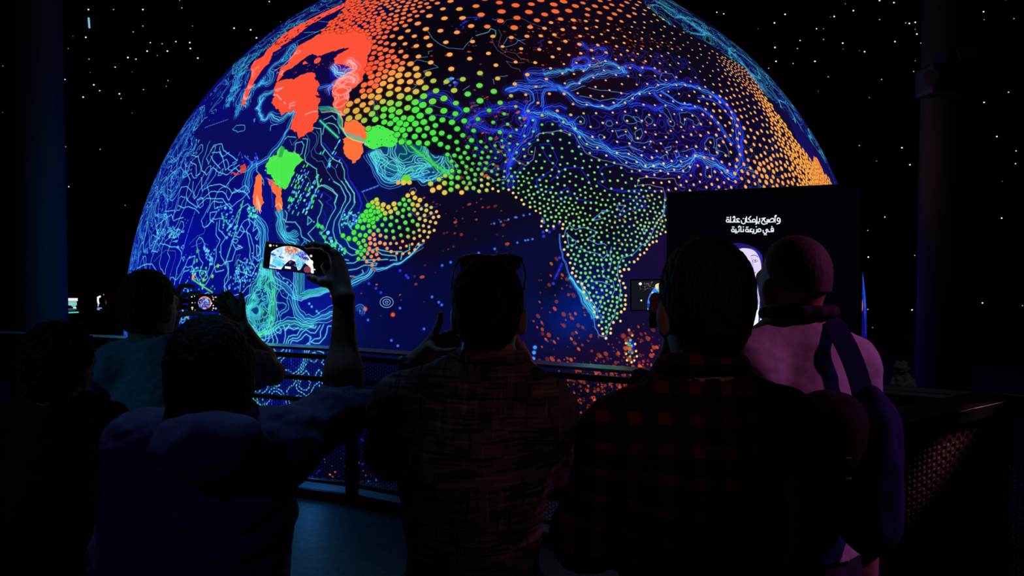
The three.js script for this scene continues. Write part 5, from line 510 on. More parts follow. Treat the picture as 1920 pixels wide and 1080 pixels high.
// ---------------------------------------------------------------- people: smooth distance fields meshed with surface nets
const dot3 = (a, b) => a[0] * b[0] + a[1] * b[1] + a[2] * b[2], sub3 = (a, b) => [a[0] - b[0], a[1] - b[1], a[2] - b[2]], add3 = (a, b, k = 1) => [a[0] + b[0] * k, a[1] + b[1] * k, a[2] + b[2] * k], mix3 = (a, b, t) => [mixn(a[0], b[0], t), mixn(a[1], b[1], t), mixn(a[2], b[2], t)], cross3 = (a, b) => [a[1] * b[2] - a[2] * b[1], a[2] * b[0] - a[0] * b[2], a[0] * b[1] - a[1] * b[0]], norm3 = (a) => { const l = Math.hypot(...a) || 1; return [a[0] / l, a[1] / l, a[2] / l]; };
const cone = (a, b, ra, rb = ra, flat) => ({ t: 0, a, b, ra, rb, d: sub3(b, a), l2: dot3(sub3(b, a), sub3(b, a)) + 1e-9, ax: norm3(sub3(b, a)), flat, c: mix3(a, b, 0.5), R: Math.hypot(...sub3(b, a)) / 2 + Math.max(ra, rb) });
const ell = (c, r, ax = [[1, 0, 0], [0, 1, 0], [0, 0, 1]]) => ({ t: 1, c, r, ax, R: Math.max(...r) });
const chain = (pts, ra, rb) => pts.slice(1).map((p, i) => cone(pts[i], p, mixn(ra, rb, i / (pts.length - 1)), mixn(ra, rb, (i + 1) / (pts.length - 1))));
function primDist(p, x, y, z) {
  if (p.t) { const dx = x - p.c[0], dy = y - p.c[1], dz = z - p.c[2]; let k0 = 0, k1 = 0; for (let i = 0; i < 3; i++) { const a = p.ax[i], q = (dx * a[0] + dy * a[1] + dz * a[2]) / p.r[i]; k0 += q * q; k1 += (q / p.r[i]) ** 2; } k0 = Math.sqrt(k0); return k0 < 1e-5 ? -Math.min(...p.r) : (k0 * (k0 - 1)) / Math.sqrt(k1); }
  const dx = x - p.a[0], dy = y - p.a[1], dz = z - p.a[2], t = clamp((dx * p.d[0] + dy * p.d[1] + dz * p.d[2]) / p.l2);
  let d = Math.hypot(dx - p.d[0] * t, dy - p.d[1] * t, dz - p.d[2] * t) - mixn(p.ra, p.rb, t);
  if (p.flat) d = Math.max(d, (x - p.b[0]) * p.ax[0] + (y - p.b[1]) * p.ax[1] + (z - p.b[2]) * p.ax[2]);
  return d;
}
function union(prims, k) { // smooth union, skipping pieces that are far away
  return (x, y, z) => { let d = 1e3; for (const p of prims) { const far = Math.hypot(x - p.c[0], y - p.c[1], z - p.c[2]) - p.R; if (far > d + k && far > 0.02) continue; const e = primDist(p, x, y, z), h = Math.max(k - Math.abs(d - e), 0) / k; d = Math.min(d, e) - h * h * k * 0.25; } return d; };
}
function bounds(prims, pad) { const lo = [1e9, 1e9, 1e9], hi = [-1e9, -1e9, -1e9]; for (const p of prims) { const q = p.t ? [[p.c, p.R]] : [[p.a, p.ra], [p.b, p.rb]]; for (const [c, r] of q) for (let i = 0; i < 3; i++) { lo[i] = Math.min(lo[i], c[i] - r - pad); hi[i] = Math.max(hi[i], c[i] + r + pad); } } return [lo, hi]; }
function nets(f, [lo, hi], h, uvAxis = [1, 0, 0]) { // naive surface nets
  const n = [0, 1, 2].map((i) => Math.ceil((hi[i] - lo[i]) / h) + 1), [nx, ny, nz] = n, v = new Float32Array(nx * ny * nz), id = new Int32Array(nx * ny * nz).fill(-1), pos = [], nor = [], uv = [], ix = [];
  for (let k = 0, q = 0; k < nz; k++) for (let j = 0; j < ny; j++) for (let i = 0; i < nx; i++, q++) v[q] = f(lo[0] + i * h, lo[1] + j * h, lo[2] + k * h);
  const S = [1, nx, nx * ny], off = [0, 1, nx, nx + 1, nx * ny, nx * ny + 1, nx * ny + nx, nx * ny + nx + 1], E = [];
  for (let a = 0; a < 8; a++) for (const b of [1, 2, 4]) if (!(a & b)) E.push([a, a | b]);
  for (let k = 0; k + 1 < nz; k++) for (let j = 0; j + 1 < ny; j++) for (let i = 0; i + 1 < nx; i++) {
    const q = i + j * nx + k * nx * ny; let m = 0; for (let a = 0; a < 8; a++) if (v[q + off[a]] < 0) m++;
    if (!m || m === 8) continue;
    let x = 0, y = 0, z = 0, c = 0;
    for (const [a, b] of E) { const va = v[q + off[a]], vb = v[q + off[b]]; if (va < 0 !== vb < 0) { const t = va / (va - vb); x += mixn(a & 1, b & 1, t); y += mixn((a >> 1) & 1, (b >> 1) & 1, t); z += mixn(a >> 2, b >> 2, t); c++; } }
    const X = lo[0] + (i + x / c) * h, Y = lo[1] + (j + y / c) * h, Z = lo[2] + (k + z / c) * h, e = h * 0.5;
    const g = norm3([f(X + e, Y, Z) - f(X - e, Y, Z), f(X, Y + e, Z) - f(X, Y - e, Z), f(X, Y, Z + e) - f(X, Y, Z - e)]);
    id[q] = pos.length / 3; pos.push(X, Y, Z); nor.push(...g); uv.push(X * uvAxis[0] + Z * uvAxis[2], Y);
  }
  for (let k = 1; k + 1 < nz; k++) for (let j = 1; j + 1 < ny; j++) for (let i = 1; i + 1 < nx; i++) {
    const q = i + j * nx + k * nx * ny, a = v[q] < 0;
    for (let ax = 0; ax < 3; ax++) { if (a === v[q + S[ax]] < 0) continue; const u = S[(ax + 1) % 3], w = S[(ax + 2) % 3], A = id[q], B = id[q - u], C = id[q - u - w], D = id[q - w]; if (A < 0 || B < 0 || C < 0 || D < 0) continue; if (a) ix.push(A, B, C, A, C, D); else ix.push(A, C, B, A, D, C); }
  }
  const g = new THREE.BufferGeometry(); g.setAttribute('position', new THREE.Float32BufferAttribute(pos, 3)); g.setAttribute('normal', new THREE.Float32BufferAttribute(nor, 3)); g.setAttribute('uv', new THREE.Float32BufferAttribute(uv, 2)); g.setIndex(ix);
  return g;
}
const skin = (r, g, b) => new THREE.MeshPhysicalMaterial({ color: new THREE.Color().setRGB(r, g, b), roughness: 0.55, sheen: 0.1 });
const SKIN = skin(0.42, 0.25, 0.18), HAIR = std(0.008, 0.007, 0.007, 0.75), HAIR_GREY = std(0.13, 0.1, 0.11, 0.75), JEANS = std(0.03, 0.035, 0.06, 0.9), SHOE = std(0.02, 0.02, 0.02, 0.6);
const UP = [0, 1, 0];
function person(s) { // every point is given in metres in the room
  const sl = s.sl, sr = s.sr, mid = mix3(sl, sr, 0.5), u = norm3([sr[0] - sl[0], 0, sr[2] - sl[2]]), f = cross3(UP, u), w = Math.hypot(...sub3(sr, sl)), ax = [u, UP, f];
  const at = (x, y, z) => [mid[0] + u[0] * x + f[0] * z + (s.lean?.[0] ?? 0) * (mid[1] - y), y, mid[2] + u[2] * x + f[2] * z + (s.lean?.[1] ?? 0) * (mid[1] - y)];
  const H = s.head[1] + 0.12, pelvisY = H * 0.53, waistY = H * 0.62, chestY = mid[1] - 0.14;
  // head axes
  const hy = s.yaw ?? 0, hf0 = add3([f[0] * Math.cos(hy), 0, f[2] * Math.cos(hy)], u, Math.sin(hy)), hf = norm3([hf0[0], s.pitch ?? 0, hf0[2]]), roll = s.roll ?? 0, hu0 = norm3(cross3(hf, UP)), hv0 = cross3(hu0, hf), hu = add3([hu0[0] * Math.cos(roll), hu0[1] * Math.cos(roll), hu0[2] * Math.cos(roll)], hv0, Math.sin(roll)), hv = cross3(hu, hf), hax = [hu, hv, hf], hs = s.hs ?? 1;
  const hp = (x, y, z) => add3(add3(add3(s.head, hu, x * hs), hv, y * hs), hf, z * hs), he = (c, r, k = hax) => ell(hp(...c), r.map((q) => q * hs), k);
  const base = at(0, 0, 0), neckTop = hp(0, -0.07, -0.025);
  const legs = [-1, 1].map((k) => { const hip = at(k * 0.09, pelvisY - 0.03, 0), knee = at(k * 0.1, H * 0.285, 0.03), ankle = at(k * 0.1, 0.09, 0.0); return { k, hip, knee, ankle }; });
  const arms = [[sl, s.el, s.wl], [sr, s.er, s.wr]];
  const torso = (o) => [ell(at(0, chestY, 0.005), [w * 0.47 + o, 0.2 + o, 0.115 + o], ax), ell(at(0, waistY, 0.0), [w * 0.4 + o * 1.2, 0.2, 0.105 + o * 1.2], ax), ell(at(0, pelvisY, 0), [0.165 + o, 0.14, 0.115 + o], ax), cone(s.neck, add3(sl, UP, 0.012), 0.062 + o * 0.6, 0.052 + o), cone(s.neck, add3(sr, UP, 0.012), 0.062 + o * 0.6, 0.052 + o), cone(mix3(s.neck, mid, 0.6), at(0, chestY, 0), 0.075 + o, 0.1 + o)];
  const nr = s.neckR ?? 0.056;
  const bodyP = [...torso(-0.012), cone(add3(s.neck, UP, -0.05), neckTop, nr * 1.1, nr), ...arms.flatMap(([a, b, c]) => [cone(a, b, 0.05, 0.04), cone(b, mix3(b, c, 0.3), 0.039, 0.04), cone(mix3(b, c, 0.3), c, 0.04, 0.025)]), ...legs.flatMap((l) => [cone(l.hip, l.knee, 0.085, 0.056), cone(l.knee, mix3(l.knee, l.ankle, 0.3), 0.056, 0.056), cone(mix3(l.knee, l.ankle, 0.3), l.ankle, 0.056, 0.036), cone(l.ankle, add3(add3(l.ankle, UP, -0.045), f, 0.12), 0.04, 0.03)])];
  const geos = [nets(union(bodyP, 0.045), bounds(bodyP, 0.03), 0.014, u)];
  // head with a face
  const headP = [he([0, 0.032, -0.012], [0.077, 0.096, 0.098]), he([0, -0.035, 0.03], [0.06, 0.083, 0.068]), he([0, -0.098, 0.052], [0.03, 0.024, 0.03]), cone(hp(0, 0.01, 0.096), hp(0, -0.028, 0.116), 0.008 * hs, 0.014 * hs), cone(hp(-0.034, 0.022, 0.085), hp(0.034, 0.022, 0.085), 0.012 * hs), cone(hp(0, -0.02, -0.02), s.neck, nr * 0.96, nr)], headS = union(headP, 0.03);
  const ears = union([-1, 1].flatMap((k) => [he([k * 0.081, -0.012, -0.008], [0.009, 0.033, 0.021], [norm3(add3(hu, hf, -0.4 * k)), hv, norm3(add3(hf, hu, 0.4 * k))]), he([k * 0.078, -0.04, -0.002], [0.008, 0.012, 0.011])]), 0.01), lips = union([he([0, -0.06, 0.094], [0.026, 0.006, 0.01]), he([0, -0.069, 0.092], [0.022, 0.007, 0.01])], 0.004), sock = union([-1, 1].map((k) => he([k * 0.031, 0.004, 0.1], [0.016, 0.011, 0.014])), 0.005), eyes = union([-1, 1].map((k) => he([k * 0.031, 0.003, 0.083], [0.0125, 0.0115, 0.0115])), 0.001);
  const headF = (x, y, z) => { let d = headS(x, y, z); d = Math.max(d, -sock(x, y, z) - 0.002); const e = ears(x, y, z), hh = Math.max(0.008 - Math.abs(d - e), 0) / 0.008; d = Math.min(d, e) - hh * hh * 0.002; return Math.min(d, lips(x, y, z), eyes(x, y, z)); };
  geos.push(nets(headF, [add3(s.head, [-0.14, -0.2, -0.14]), add3(s.head, [0.14, 0.15, 0.14])], 0.0045, u));
  for (const [hand, wrist, elbow] of [[s.hl, s.wl, s.el], [s.hr, s.wr, s.er]]) {
    let P;
    if (hand) P = [...hand.palm.map((q) => cone(wrist, q, 0.022, 0.0135)), ...hand.fingers.flatMap((c, i) => chain(c, i === 4 ? 0.011 : 0.0098, 0.0072))];
    else { const d = norm3(sub3(wrist, elbow)), side = norm3(cross3(d, f)), q = (a, b, c) => add3(add3(add3(wrist, d, a), side, b), f, c); P = [-0.03, -0.01, 0.01, 0.03].flatMap((b, i) => [cone(wrist, q(0.085, b, 0.004), 0.022, 0.012), ...chain([q(0.085, b, 0.004), q(0.12, b, 0.016), q(0.14, b, 0.034), q(0.145, b, 0.052 - 0.003 * i)], 0.0098, 0.0075)]); P.push(...chain([q(0.02, 0.02, 0.01), q(0.05, 0.042, 0.03), q(0.078, 0.044, 0.04), q(0.1, 0.038, 0.046)], 0.013, 0.0085)); }
    P.push(cone(mix3(elbow, wrist, 0.8), wrist, 0.028, 0.025));
    geos.push(nets(union(P, 0.009), bounds(P, 0.012), 0.0034, u));
  }
  const t = thing('person', s.label, 'person', base, 'visitors watching the globe'), move = (g) => g.translate(-base[0], -base[1], -base[2]);
  part('body', move(mergeGeometries(geos)), s.skin ?? SKIN, t);
  // hair
  if (s.hair) {
    const long = s.hair === 'bob', curly = s.hair === 'curly', o = s.hairO ?? 0.008, P = long ? [he([0, 0.028, -0.012], [0.093, 0.112, 0.11]), he([0, -0.06, -0.03], [0.09, 0.085, 0.078]), he([0, -0.11, -0.035], [0.07, 0.06, 0.06])] : [he([0, 0.036, -0.014], [0.077 + o, 0.096 + o, 0.1 + o]), he([0, -0.03, -0.05], [0.052 + o * 0.5, 0.07, 0.05 + o * 0.5])], U = union(P, 0.04), amp = curly ? 0.012 : s.hairAmp ?? 0.003;
    const F = (x, y, z) => { const q = sub3([x, y, z], s.head), X = dot3(q, hu) / hs, Y = dot3(q, hv) / hs, Z = dot3(q, hf) / hs; let d = U(x, y, z) + amp * noise3(X * (curly ? 60 : 90), Y * (curly ? 60 : 26), Z * (curly ? 60 : 90)) + (long ? 0.003 * noise3(X * 30, Y * 6, Z * 30) : 0); d = Math.max(d, (Z - 0.062 - Math.max(0, Y - 0.03) * 0.45) * 0.9); if (!long) d = Math.max(d, -(s.nape ?? 0.075) - Y + Math.max(0, Z + 0.02) * 1.1 + (Math.abs(X) > 0.05 ? Math.max(0, Z + 0.045) * 0.6 : 0)); return d; };
    part('hair', move(nets(F, bounds(P, 0.03), 0.0045, u)), s.hairMat ?? HAIR, t);
  }
  // top
  const loose = s.loose ?? 0.016, tp = [...torso(loose)], arm = ([a, b, c], q) => { const ra = 0.05 + loose + (s.sleeveO ?? 0.006); if (q <= 1) { const e = mix3(a, b, q); return [cone(a, e, ra - 0.006, ra - 0.008 * q + (s.flare ?? 0.006), true)]; } const e = mix3(b, c, q - 1); return [cone(a, b, ra - 0.006, ra - 0.012), cone(b, e, ra - 0.012, Math.max(0.04, ra - 0.02), true)]; };
  tp.push(...arm(arms[0], s.sleeve[0]), ...arm(arms[1], s.sleeve[1]));
  const TU = union(tp, 0.04), wr = s.wrinkle ?? 0.005, ns = s.seed ?? 1;
  const TF = (x, y, z) => { let d = TU(x, y, z) + wr * (noise3(x * 9 + ns, y * 16, z * 9) * 0.7 + noise3(x * 22, y * 30 + ns, z * 22) * 0.4); const hem = s.hem + 0.006 * noise3(x * 12, ns, z * 12); d = Math.max(d, hem - y); const q = [x - s.neck[0], y - s.neck[1] - 0.045, z - s.neck[2]]; return Math.max(d, (nr + 0.014) - Math.hypot(q[0], q[1] * 1.15, q[2])); };
  part(s.topName, move(nets(TF, bounds(tp, 0.03), 0.0095, u)), s.top, t);
  if (s.collar) { // a folded band round the neck
    const P = []; for (let k = 0; k < 14; k++) { const a = (k / 14) * 6.2832, b = ((k + 1) / 14) * 6.2832, r = nr + s.collar.r, q = (c) => add3(add3(add3(s.neck, u, Math.cos(c) * r), f, Math.sin(c) * r), UP, s.collar.y + s.collar.tilt * Math.sin(c)); P.push(cone(q(a), q(b), s.collar.w)); }
    const U = union(P, 0.01), sq = s.collar.tall ?? 1; void sq; part('collar', move(nets(U, bounds(P, 0.012), 0.005, u)), s.collar.mat ?? s.top, t, s.collar.label);
  }
  if (s.hood) { const P = s.hood, U = union(P, 0.04); part('hood', move(nets((x, y, z) => U(x, y, z) + 0.006 * noise3(x * 12, y * 14, z * 12), bounds(P, 0.03), 0.008, u)), s.top, t); }
  // trousers and shoes
  const tr = [ell(at(0, pelvisY, 0), [0.172, 0.14, 0.124], ax), ell(at(0, waistY - 0.08, 0), [0.16, 0.1, 0.115], ax), ...legs.flatMap((l) => [cone(l.hip, l.knee, 0.1, 0.078), cone(l.knee, add3(l.ankle, UP, -0.03), 0.078, 0.064, true)])], RU = union(tr, 0.05), topY = Math.max(s.hem + 0.05, waistY - 0.06);
  part('trousers', move(nets((x, y, z) => Math.max(RU(x, y, z) + 0.004 * noise3(x * 14, y * 12, z * 14), y - topY), bounds(tr, 0.03), 0.014, u)), s.trousers ?? JEANS, t);
  for (const l of legs) { const P = [ell(add3(add3(l.ankle, f, 0.055), UP, -0.045), [0.046, 0.048, 0.135], ax), cone(l.ankle, add3(l.ankle, UP, -0.04), 0.046, 0.045)], U = union(P, 0.02); part('shoe', move(nets((x, y, z) => Math.max(U(x, y, z), 0.002 - y), bounds(P, 0.02), 0.008, u)), SHOE, t); }
  return { t, hp, u, f, hax, move, base };
}
const tri = (a) => { const o = []; for (let i = 0; i < a.length; i += 3) o.push(a.slice(i, i + 3)); return o; };
const fingers = (...list) => list.map(tri);
function fabric(w, h, metres, draw) { const [c, g] = canvas(w, h); draw(g, w, h); const t = colorMap(c, true); t.repeat.set(1 / metres, 1 / metres); return new THREE.MeshStandardMaterial({ map: t, roughness: 0.95 }); }
function weave(r, g, b, amp = 0.12) { const m = new THREE.MeshStandardMaterial({ map: grain(256, 256, [r, g, b], amp, 4, 2), roughness: 0.95 }); m.map.repeat.set(4, 4); return m; }

// a phone: body, lit screen and camera bump, lying on three of its corners
function phone(name, label, TL, TR, BL, draw) {
  const a = V(TL), x = V(TR).sub(a), y = a.clone().sub(V(BL)), w = x.length(), h = y.length(); x.normalize(); y.addScaledVector(x, -y.dot(x)).normalize(); const z = x.clone().cross(y);
  const t = thing(name, label, 'phone', V(TR).add(V(BL)).multiplyScalar(0.5).toArray(), 'phones held up by the visitors'); t.quaternion.setFromRotationMatrix(new THREE.Matrix4().makeBasis(x, y, z));
  part('case', box(w, h, 0.009, 0, 0, -0.0047, 0.0042), std(0.006, 0.006, 0.008, 0.4), t);
  const [c, g] = canvas(512, Math.round((512 * h) / w)); g.fillStyle = '#020206'; g.fillRect(0, 0, 512, 512); draw(g, 512, c.height);
  part('screen', new THREE.PlaneGeometry(w - 0.007, h - 0.006).translate(0, 0, 0.0006), new THREE.MeshStandardMaterial({ color: 0x010101, roughness: 0.3, emissive: 0xffffff, emissiveMap: colorMap(c), emissiveIntensity: 1 }), t, 'lit camera view');
  part('lens_bump', box(0.03, 0.03, 0.003, -w / 2 + 0.024, h / 2 - 0.024, -0.0105, 0.0015), std(0.01, 0.01, 0.012, 0.2), t);
  const l = new THREE.RectAreaLight(0xddeeff, 0.12, w * 0.8, h * 0.8); l.position.copy(t.position).addScaledVector(z, 0.012); l.quaternion.copy(t.quaternion).multiply(new THREE.Quaternion().setFromAxisAngle(new THREE.Vector3(0, 1, 0), Math.PI)); scene.add(l);
  return t;
}
const disc = (g, x, y, r, c) => { g.fillStyle = c; g.beginPath(); g.arc(x, y, r, 0, 7); g.fill(); };
function blotches(g, x, y, r, cols, n, seed) { reseed(seed); g.save(); g.beginPath(); g.arc(x, y, r, 0, 7); g.clip(); for (let k = 0; k < n; k++) { g.fillStyle = cols[Math.floor(rnd() * cols.length)]; g.beginPath(); g.ellipse(x + (rnd() - 0.5) * 2 * r, y + (rnd() - 0.5) * 2 * r, r * (0.04 + 0.16 * rnd()), r * (0.03 + 0.1 * rnd()), rnd() * 3, 0, 7); g.fill(); } g.restore(); }

// ---------------------------------------------------------------- the visitors
// far left man in a pale tee shirt, framing the globe with both hands
person({
  label: 'man in pale blue tee shirt holding a phone up sideways with both hands', head: [-1.29,1.532,-2.6], yaw: 0.4, pitch: 0.02, hs: 1.0, neck: [-1.269,1.386,-2.6], sl: [-1.41,1.322,-2.58], sr: [-1.036,1.335,-2.62], el: [-1.443,1.2,-2.82], wl: [-1.404,1.412,-3], er: [-.923,1.27,-2.8], wr: [-1.107,1.448,-2.98], sleeve: [0.62, 0.78], hem: 0.86, loose: 0.02, topName: 'tee_shirt', top: weave(120, 158, 176), seed: 3, hair: 'short', hairO: 0.009,
  hl: { palm: tri([-1.355,1.578,-2.96,-1.371,1.557,-2.98,-1.38,1.535,-2.99,-1.383,1.509,-2.99,-1.349,1.485,-2.95]), fingers: fingers([-1.355,1.578,-2.96,-1.335,1.6,-2.95,-1.304,1.603,-2.94,-1.274,1.598,-2.93], [-1.348,1.55,-2.95,-1.313,1.564,-2.93,-1.279,1.573,-2.92,-1.245,1.575,-2.91], [-1.376,1.537,-2.99,-1.363,1.538,-3.01,-1.341,1.538,-3.01,-1.323,1.534,-3.01], [-1.376,1.509,-2.99,-1.363,1.512,-3.01,-1.346,1.512,-3.01,-1.328,1.508,-3.01], [-1.349,1.481,-2.95,-1.306,1.492,-2.92,-1.269,1.492,-2.91,-1.235,1.493,-2.9]) },
  hr: { palm: tri([-1.157,1.524,-2.96,-1.137,1.533,-2.95,-1.118,1.537,-2.95,-1.094,1.528,-2.96,-1.143,1.486,-2.94]), fingers: fingers([-1.157,1.524,-2.96,-1.168,1.533,-2.95,-1.179,1.542,-2.94,-1.189,1.549,-2.93], [-1.14,1.533,-2.95,-1.148,1.55,-2.95,-1.155,1.566,-2.94,-1.165,1.576,-2.94], [-1.12,1.535,-2.95,-1.126,1.552,-2.95,-1.137,1.567,-2.95,-1.146,1.578,-2.95], [-1.094,1.528,-2.96,-1.094,1.543,-2.96,-1.096,1.558,-2.96,-1.1,1.571,-2.96], [-1.135,1.482,-2.93,-1.144,1.487,-2.92,-1.152,1.495,-2.91,-1.161,1.502,-2.9]) },
});
phone('phone', 'phone held sideways by man in pale tee shirt, small round globe on screen', [-1.305,1.57,-2.94], [-1.135,1.569,-2.94], [-1.305,1.498,-2.94], (g, w, h) => {
  const x = w * 0.4, y = h * 0.5, r = h * 0.4; disc(g, x, y, r, '#2a46c8'); blotches(g, x, y, r, ['#4f7cf0', '#8fd0ff', '#1c2a90', '#d86a5c', '#f0a890', '#3a2030', '#6fb8f0'], 120, 4); g.strokeStyle = '#ff8a6a'; g.lineWidth = r * 0.16; g.beginPath(); g.arc(x, y, r * 0.92, -2.6, -0.2); g.stroke(); g.beginPath(); g.arc(x, y, r * 0.9, -0.2, 0.6); g.strokeStyle = '#ffb49a'; g.stroke(); blotches(g, x + r * 0.1, y + r * 0.45, r * 0.4, ['#1a1440', '#401c34', '#a03a40'], 30, 6);
  for (const [a, b, c, d] of [[0.08, 0.14, 0.03, '#fff'], [0.15, 0.1, 0.02, '#fff'], [0.09, 0.5, 0.028, '#fff'], [0.16, 0.5, 0.02, '#ccc'], [0.09, 0.8, 0.05, '#e8e07a'], [0.09, 0.9, 0.025, '#fff'], [0.16, 0.94, 0.02, '#ccc'], [0.59, 0.1, 0.02, '#ddd'], [0.61, 0.18, 0.022, '#fff'], [0.61, 0.3, 0.03, '#fff'], [0.57, 0.52, 0.03, '#fff'], [0.52, 0.52, 0.012, '#fff'], [0.61, 0.66, 0.03, '#fff'], [0.61, 0.82, 0.034, '#fff'], [0.59, 0.94, 0.02, '#eee'], [0.67, 0.17, 0.045, '#e8e4ff'], [0.67, 0.84, 0.05, '#a8a4f0']]) disc(g, a * w, b * h, c * h * 1.3, d);
  g.fillStyle = '#fff'; g.beginPath(); g.ellipse(w * 0.77, h * 0.4, h * 0.05, h * 0.13, 0, 0, 7); g.fill();
});
// young visitor with bobbed hair and a raised right arm
{
  const hd = [-.674,1.439,-1.64], nk = [-.669,1.307,-1.62];
  const p = person({
    label: 'dark-haired visitor in a hooded violet-blue jacket raising a phone in the right hand', head: hd, yaw: 0.12, pitch: 0.12, hs: 1.0, neck: nk, sl: [-.824,1.277,-1.62], sr: [-.512,1.272,-1.66], el: [-.856,1.034,-1.6], wl: [-.898,.762,-1.75], er: [-.408,1.343,-1.76], wr: [-.419,1.604,-1.82], sleeve: [1.9, 1.1], hem: 0.84, loose: 0.026, sleeveO: 0.002, topName: 'jacket', top: weave(96, 100, 140), seed: 8, hair: 'bob', wrinkle: 0.008,
    hood: [...chain([[-.767,1.278,-1.58], [-.694,1.325,-1.5], [-.613,1.348,-1.47], [-.562,1.334,-1.5], [-.553,1.284,-1.6]], 0.036, 0.034), cone([-.664,1.304,-1.48], [-.577,1.308,-1.48], 0.05, 0.048), cone([-.623,1.279,-1.49], [-.623,1.243,-1.5], 0.05, 0.03)],
    hr: { palm: tri([-.451,1.713,-1.86,-.442,1.7,-1.87,-.434,1.68,-1.87,-.434,1.662,-1.86,-.454,1.646,-1.84,-.472,1.683,-1.86]), fingers: fingers([-.451,1.713,-1.86,-.472,1.732,-1.86,-.499,1.739,-1.87,-.527,1.735,-1.88], [-.442,1.7,-1.87,-.474,1.719,-1.915,-.505,1.714,-1.925,-.525,1.7,-1.925], [-.436,1.683,-1.87,-.472,1.7,-1.915,-.5,1.691,-1.925,-.519,1.68,-1.925], [-.434,1.664,-1.86,-.472,1.675,-1.915,-.496,1.669,-1.92,-.513,1.661,-1.92], [-.449,1.641,-1.83,-.474,1.643,-1.835,-.497,1.65,-1.85,-.517,1.657,-1.86]) },
  });
  void p;
}
phone('phone', 'phone held high at arm length, bright curved globe filling its screen', [-.642,1.75,-1.9], [-.482,1.73,-1.9], [-.648,1.679,-1.9], (g, w, h) => {
  g.save(); g.beginPath(); g.rect(w * 0.1, 0, w * 0.8, h); g.clip(); const x = w * 0.42, y = h * 1.02, r = h * 0.98; disc(g, x, y, r, '#e6f4ff'); blotches(g, x, y, r, ['#ffffff', '#d8f4ff', '#a8e4ff', '#fff6ee', '#c8eaff'], 90, 5); g.save(); g.beginPath(); g.arc(x, y, r, 0, 7); g.clip();
  g.fillStyle = '#e89a7c'; g.beginPath(); g.ellipse(w * 0.45, h * 0.22, w * 0.13, h * 0.16, 0.15, 0, 7); g.fill(); g.fillStyle = '#ffb020'; g.beginPath(); g.ellipse(w * 0.42, h * 0.06, w * 0.08, h * 0.05, 0, 0, 7); g.fill();
  for (const [a, b, c, d, e] of [[0.52, 0.3, 0.16, 0.06, '#68c8ff'], [0.6, 0.36, 0.14, 0.05, '#4a90f0'], [0.66, 0.44, 0.09, 0.06, '#2a2c90'], [0.64, 0.28, 0.06, 0.08, '#4858d8'], [0.5, 0.45, 0.12, 0.08, '#8ce8f8'], [0.36, 0.55, 0.16, 0.07, '#f4fcff'], [0.14, 0.45, 0.05, 0.04, '#2848d0'], [0.28, 0.52, 0.05, 0.04, '#2a58d0'], [0.2, 0.62, 0.1, 0.1, '#8fe8f4'], [0.25, 0.78, 0.12, 0.1, '#5fdcf0'], [0.14, 0.9, 0.08, 0.05, '#3a9cf0']]) { g.fillStyle = e; g.beginPath(); g.ellipse(a * w, b * h, c * w, d * h, 0.2, 0, 7); g.fill(); }
  g.fillStyle = '#120a30'; g.beginPath(); g.moveTo(w * 0.3, h); g.quadraticCurveTo(w * 0.36, h * 0.72, w * 0.44, h * 0.58); g.lineTo(w * 0.52, h * 0.62); g.lineTo(w * 0.58, h * 0.95); g.lineTo(w * 0.62, h * 0.92); g.lineTo(w * 0.68, h * 0.62); g.lineTo(w * 0.76, h * 0.74); g.lineTo(w * 0.82, h * 1.05); g.lineTo(w * 0.3, h * 1.05); g.fill(); g.fillStyle = '#8a3a4c'; g.beginPath(); g.ellipse(w * 0.74, h * 0.88, w * 0.06, h * 0.14, 0, 0, 7); g.fill(); g.fillStyle = '#78dcf4'; g.beginPath(); g.moveTo(w * 0.52, h * 0.55); g.lineTo(w * 0.7, h * 0.56); g.lineTo(w * 0.6, h * 0.96); g.fill();
  for (const [bx, by, br, cols] of [[0.24, 0.55, 0.36, ['rgba(120,226,246,0.55)', 'rgba(255,255,255,0.6)', 'rgba(60,140,240,0.4)', 'rgba(200,246,255,0.6)']], [0.55, 0.4, 0.42, ['rgba(90,200,255,0.4)', 'rgba(250,250,255,0.5)', 'rgba(40,70,200,0.35)', 'rgba(255,190,170,0.4)']], [0.45, 0.2, 0.2, ['rgba(200,90,70,0.5)', 'rgba(255,220,200,0.5)']]]) { reseed(17); g.save(); g.beginPath(); g.arc(bx * w, by * h, br * h, 0, 7); g.clip(); for (let k = 0; k < 160; k++) { g.fillStyle = cols[Math.floor(rnd() * cols.length)]; g.beginPath(); g.ellipse(bx * w + (rnd() - 0.5) * 2 * br * h, by * h + (rnd() - 0.5) * 2 * br * h, 2 + rnd() * 14, 1.5 + rnd() * 6, rnd() * 3, 0, 7); g.fill(); } g.restore(); }
  g.strokeStyle = '#fff2e0'; g.lineWidth = w * 0.04; g.beginPath(); g.arc(x, y, r * 0.97, -0.62, 0); g.stroke(); g.restore(); g.restore();
  disc(g, w * 0.075, h * 0.11, h * 0.05, '#fff'); disc(g, w * 0.13, h * 0.09, h * 0.022, '#bbb'); disc(g, w * 0.18, h * 0.09, h * 0.03, '#ddd'); disc(g, w * 0.78, h * 0.58, h * 0.105, '#fff'); disc(g, w * 0.775, h * 0.32, h * 0.05, '#eee'); disc(g, w * 0.86, h * 0.84, h * 0.03, '#fff'); g.fillStyle = '#fff8f0'; g.fillRect(w * 0.36, h * 0.85, w * 0.1, h * 0.09);
});
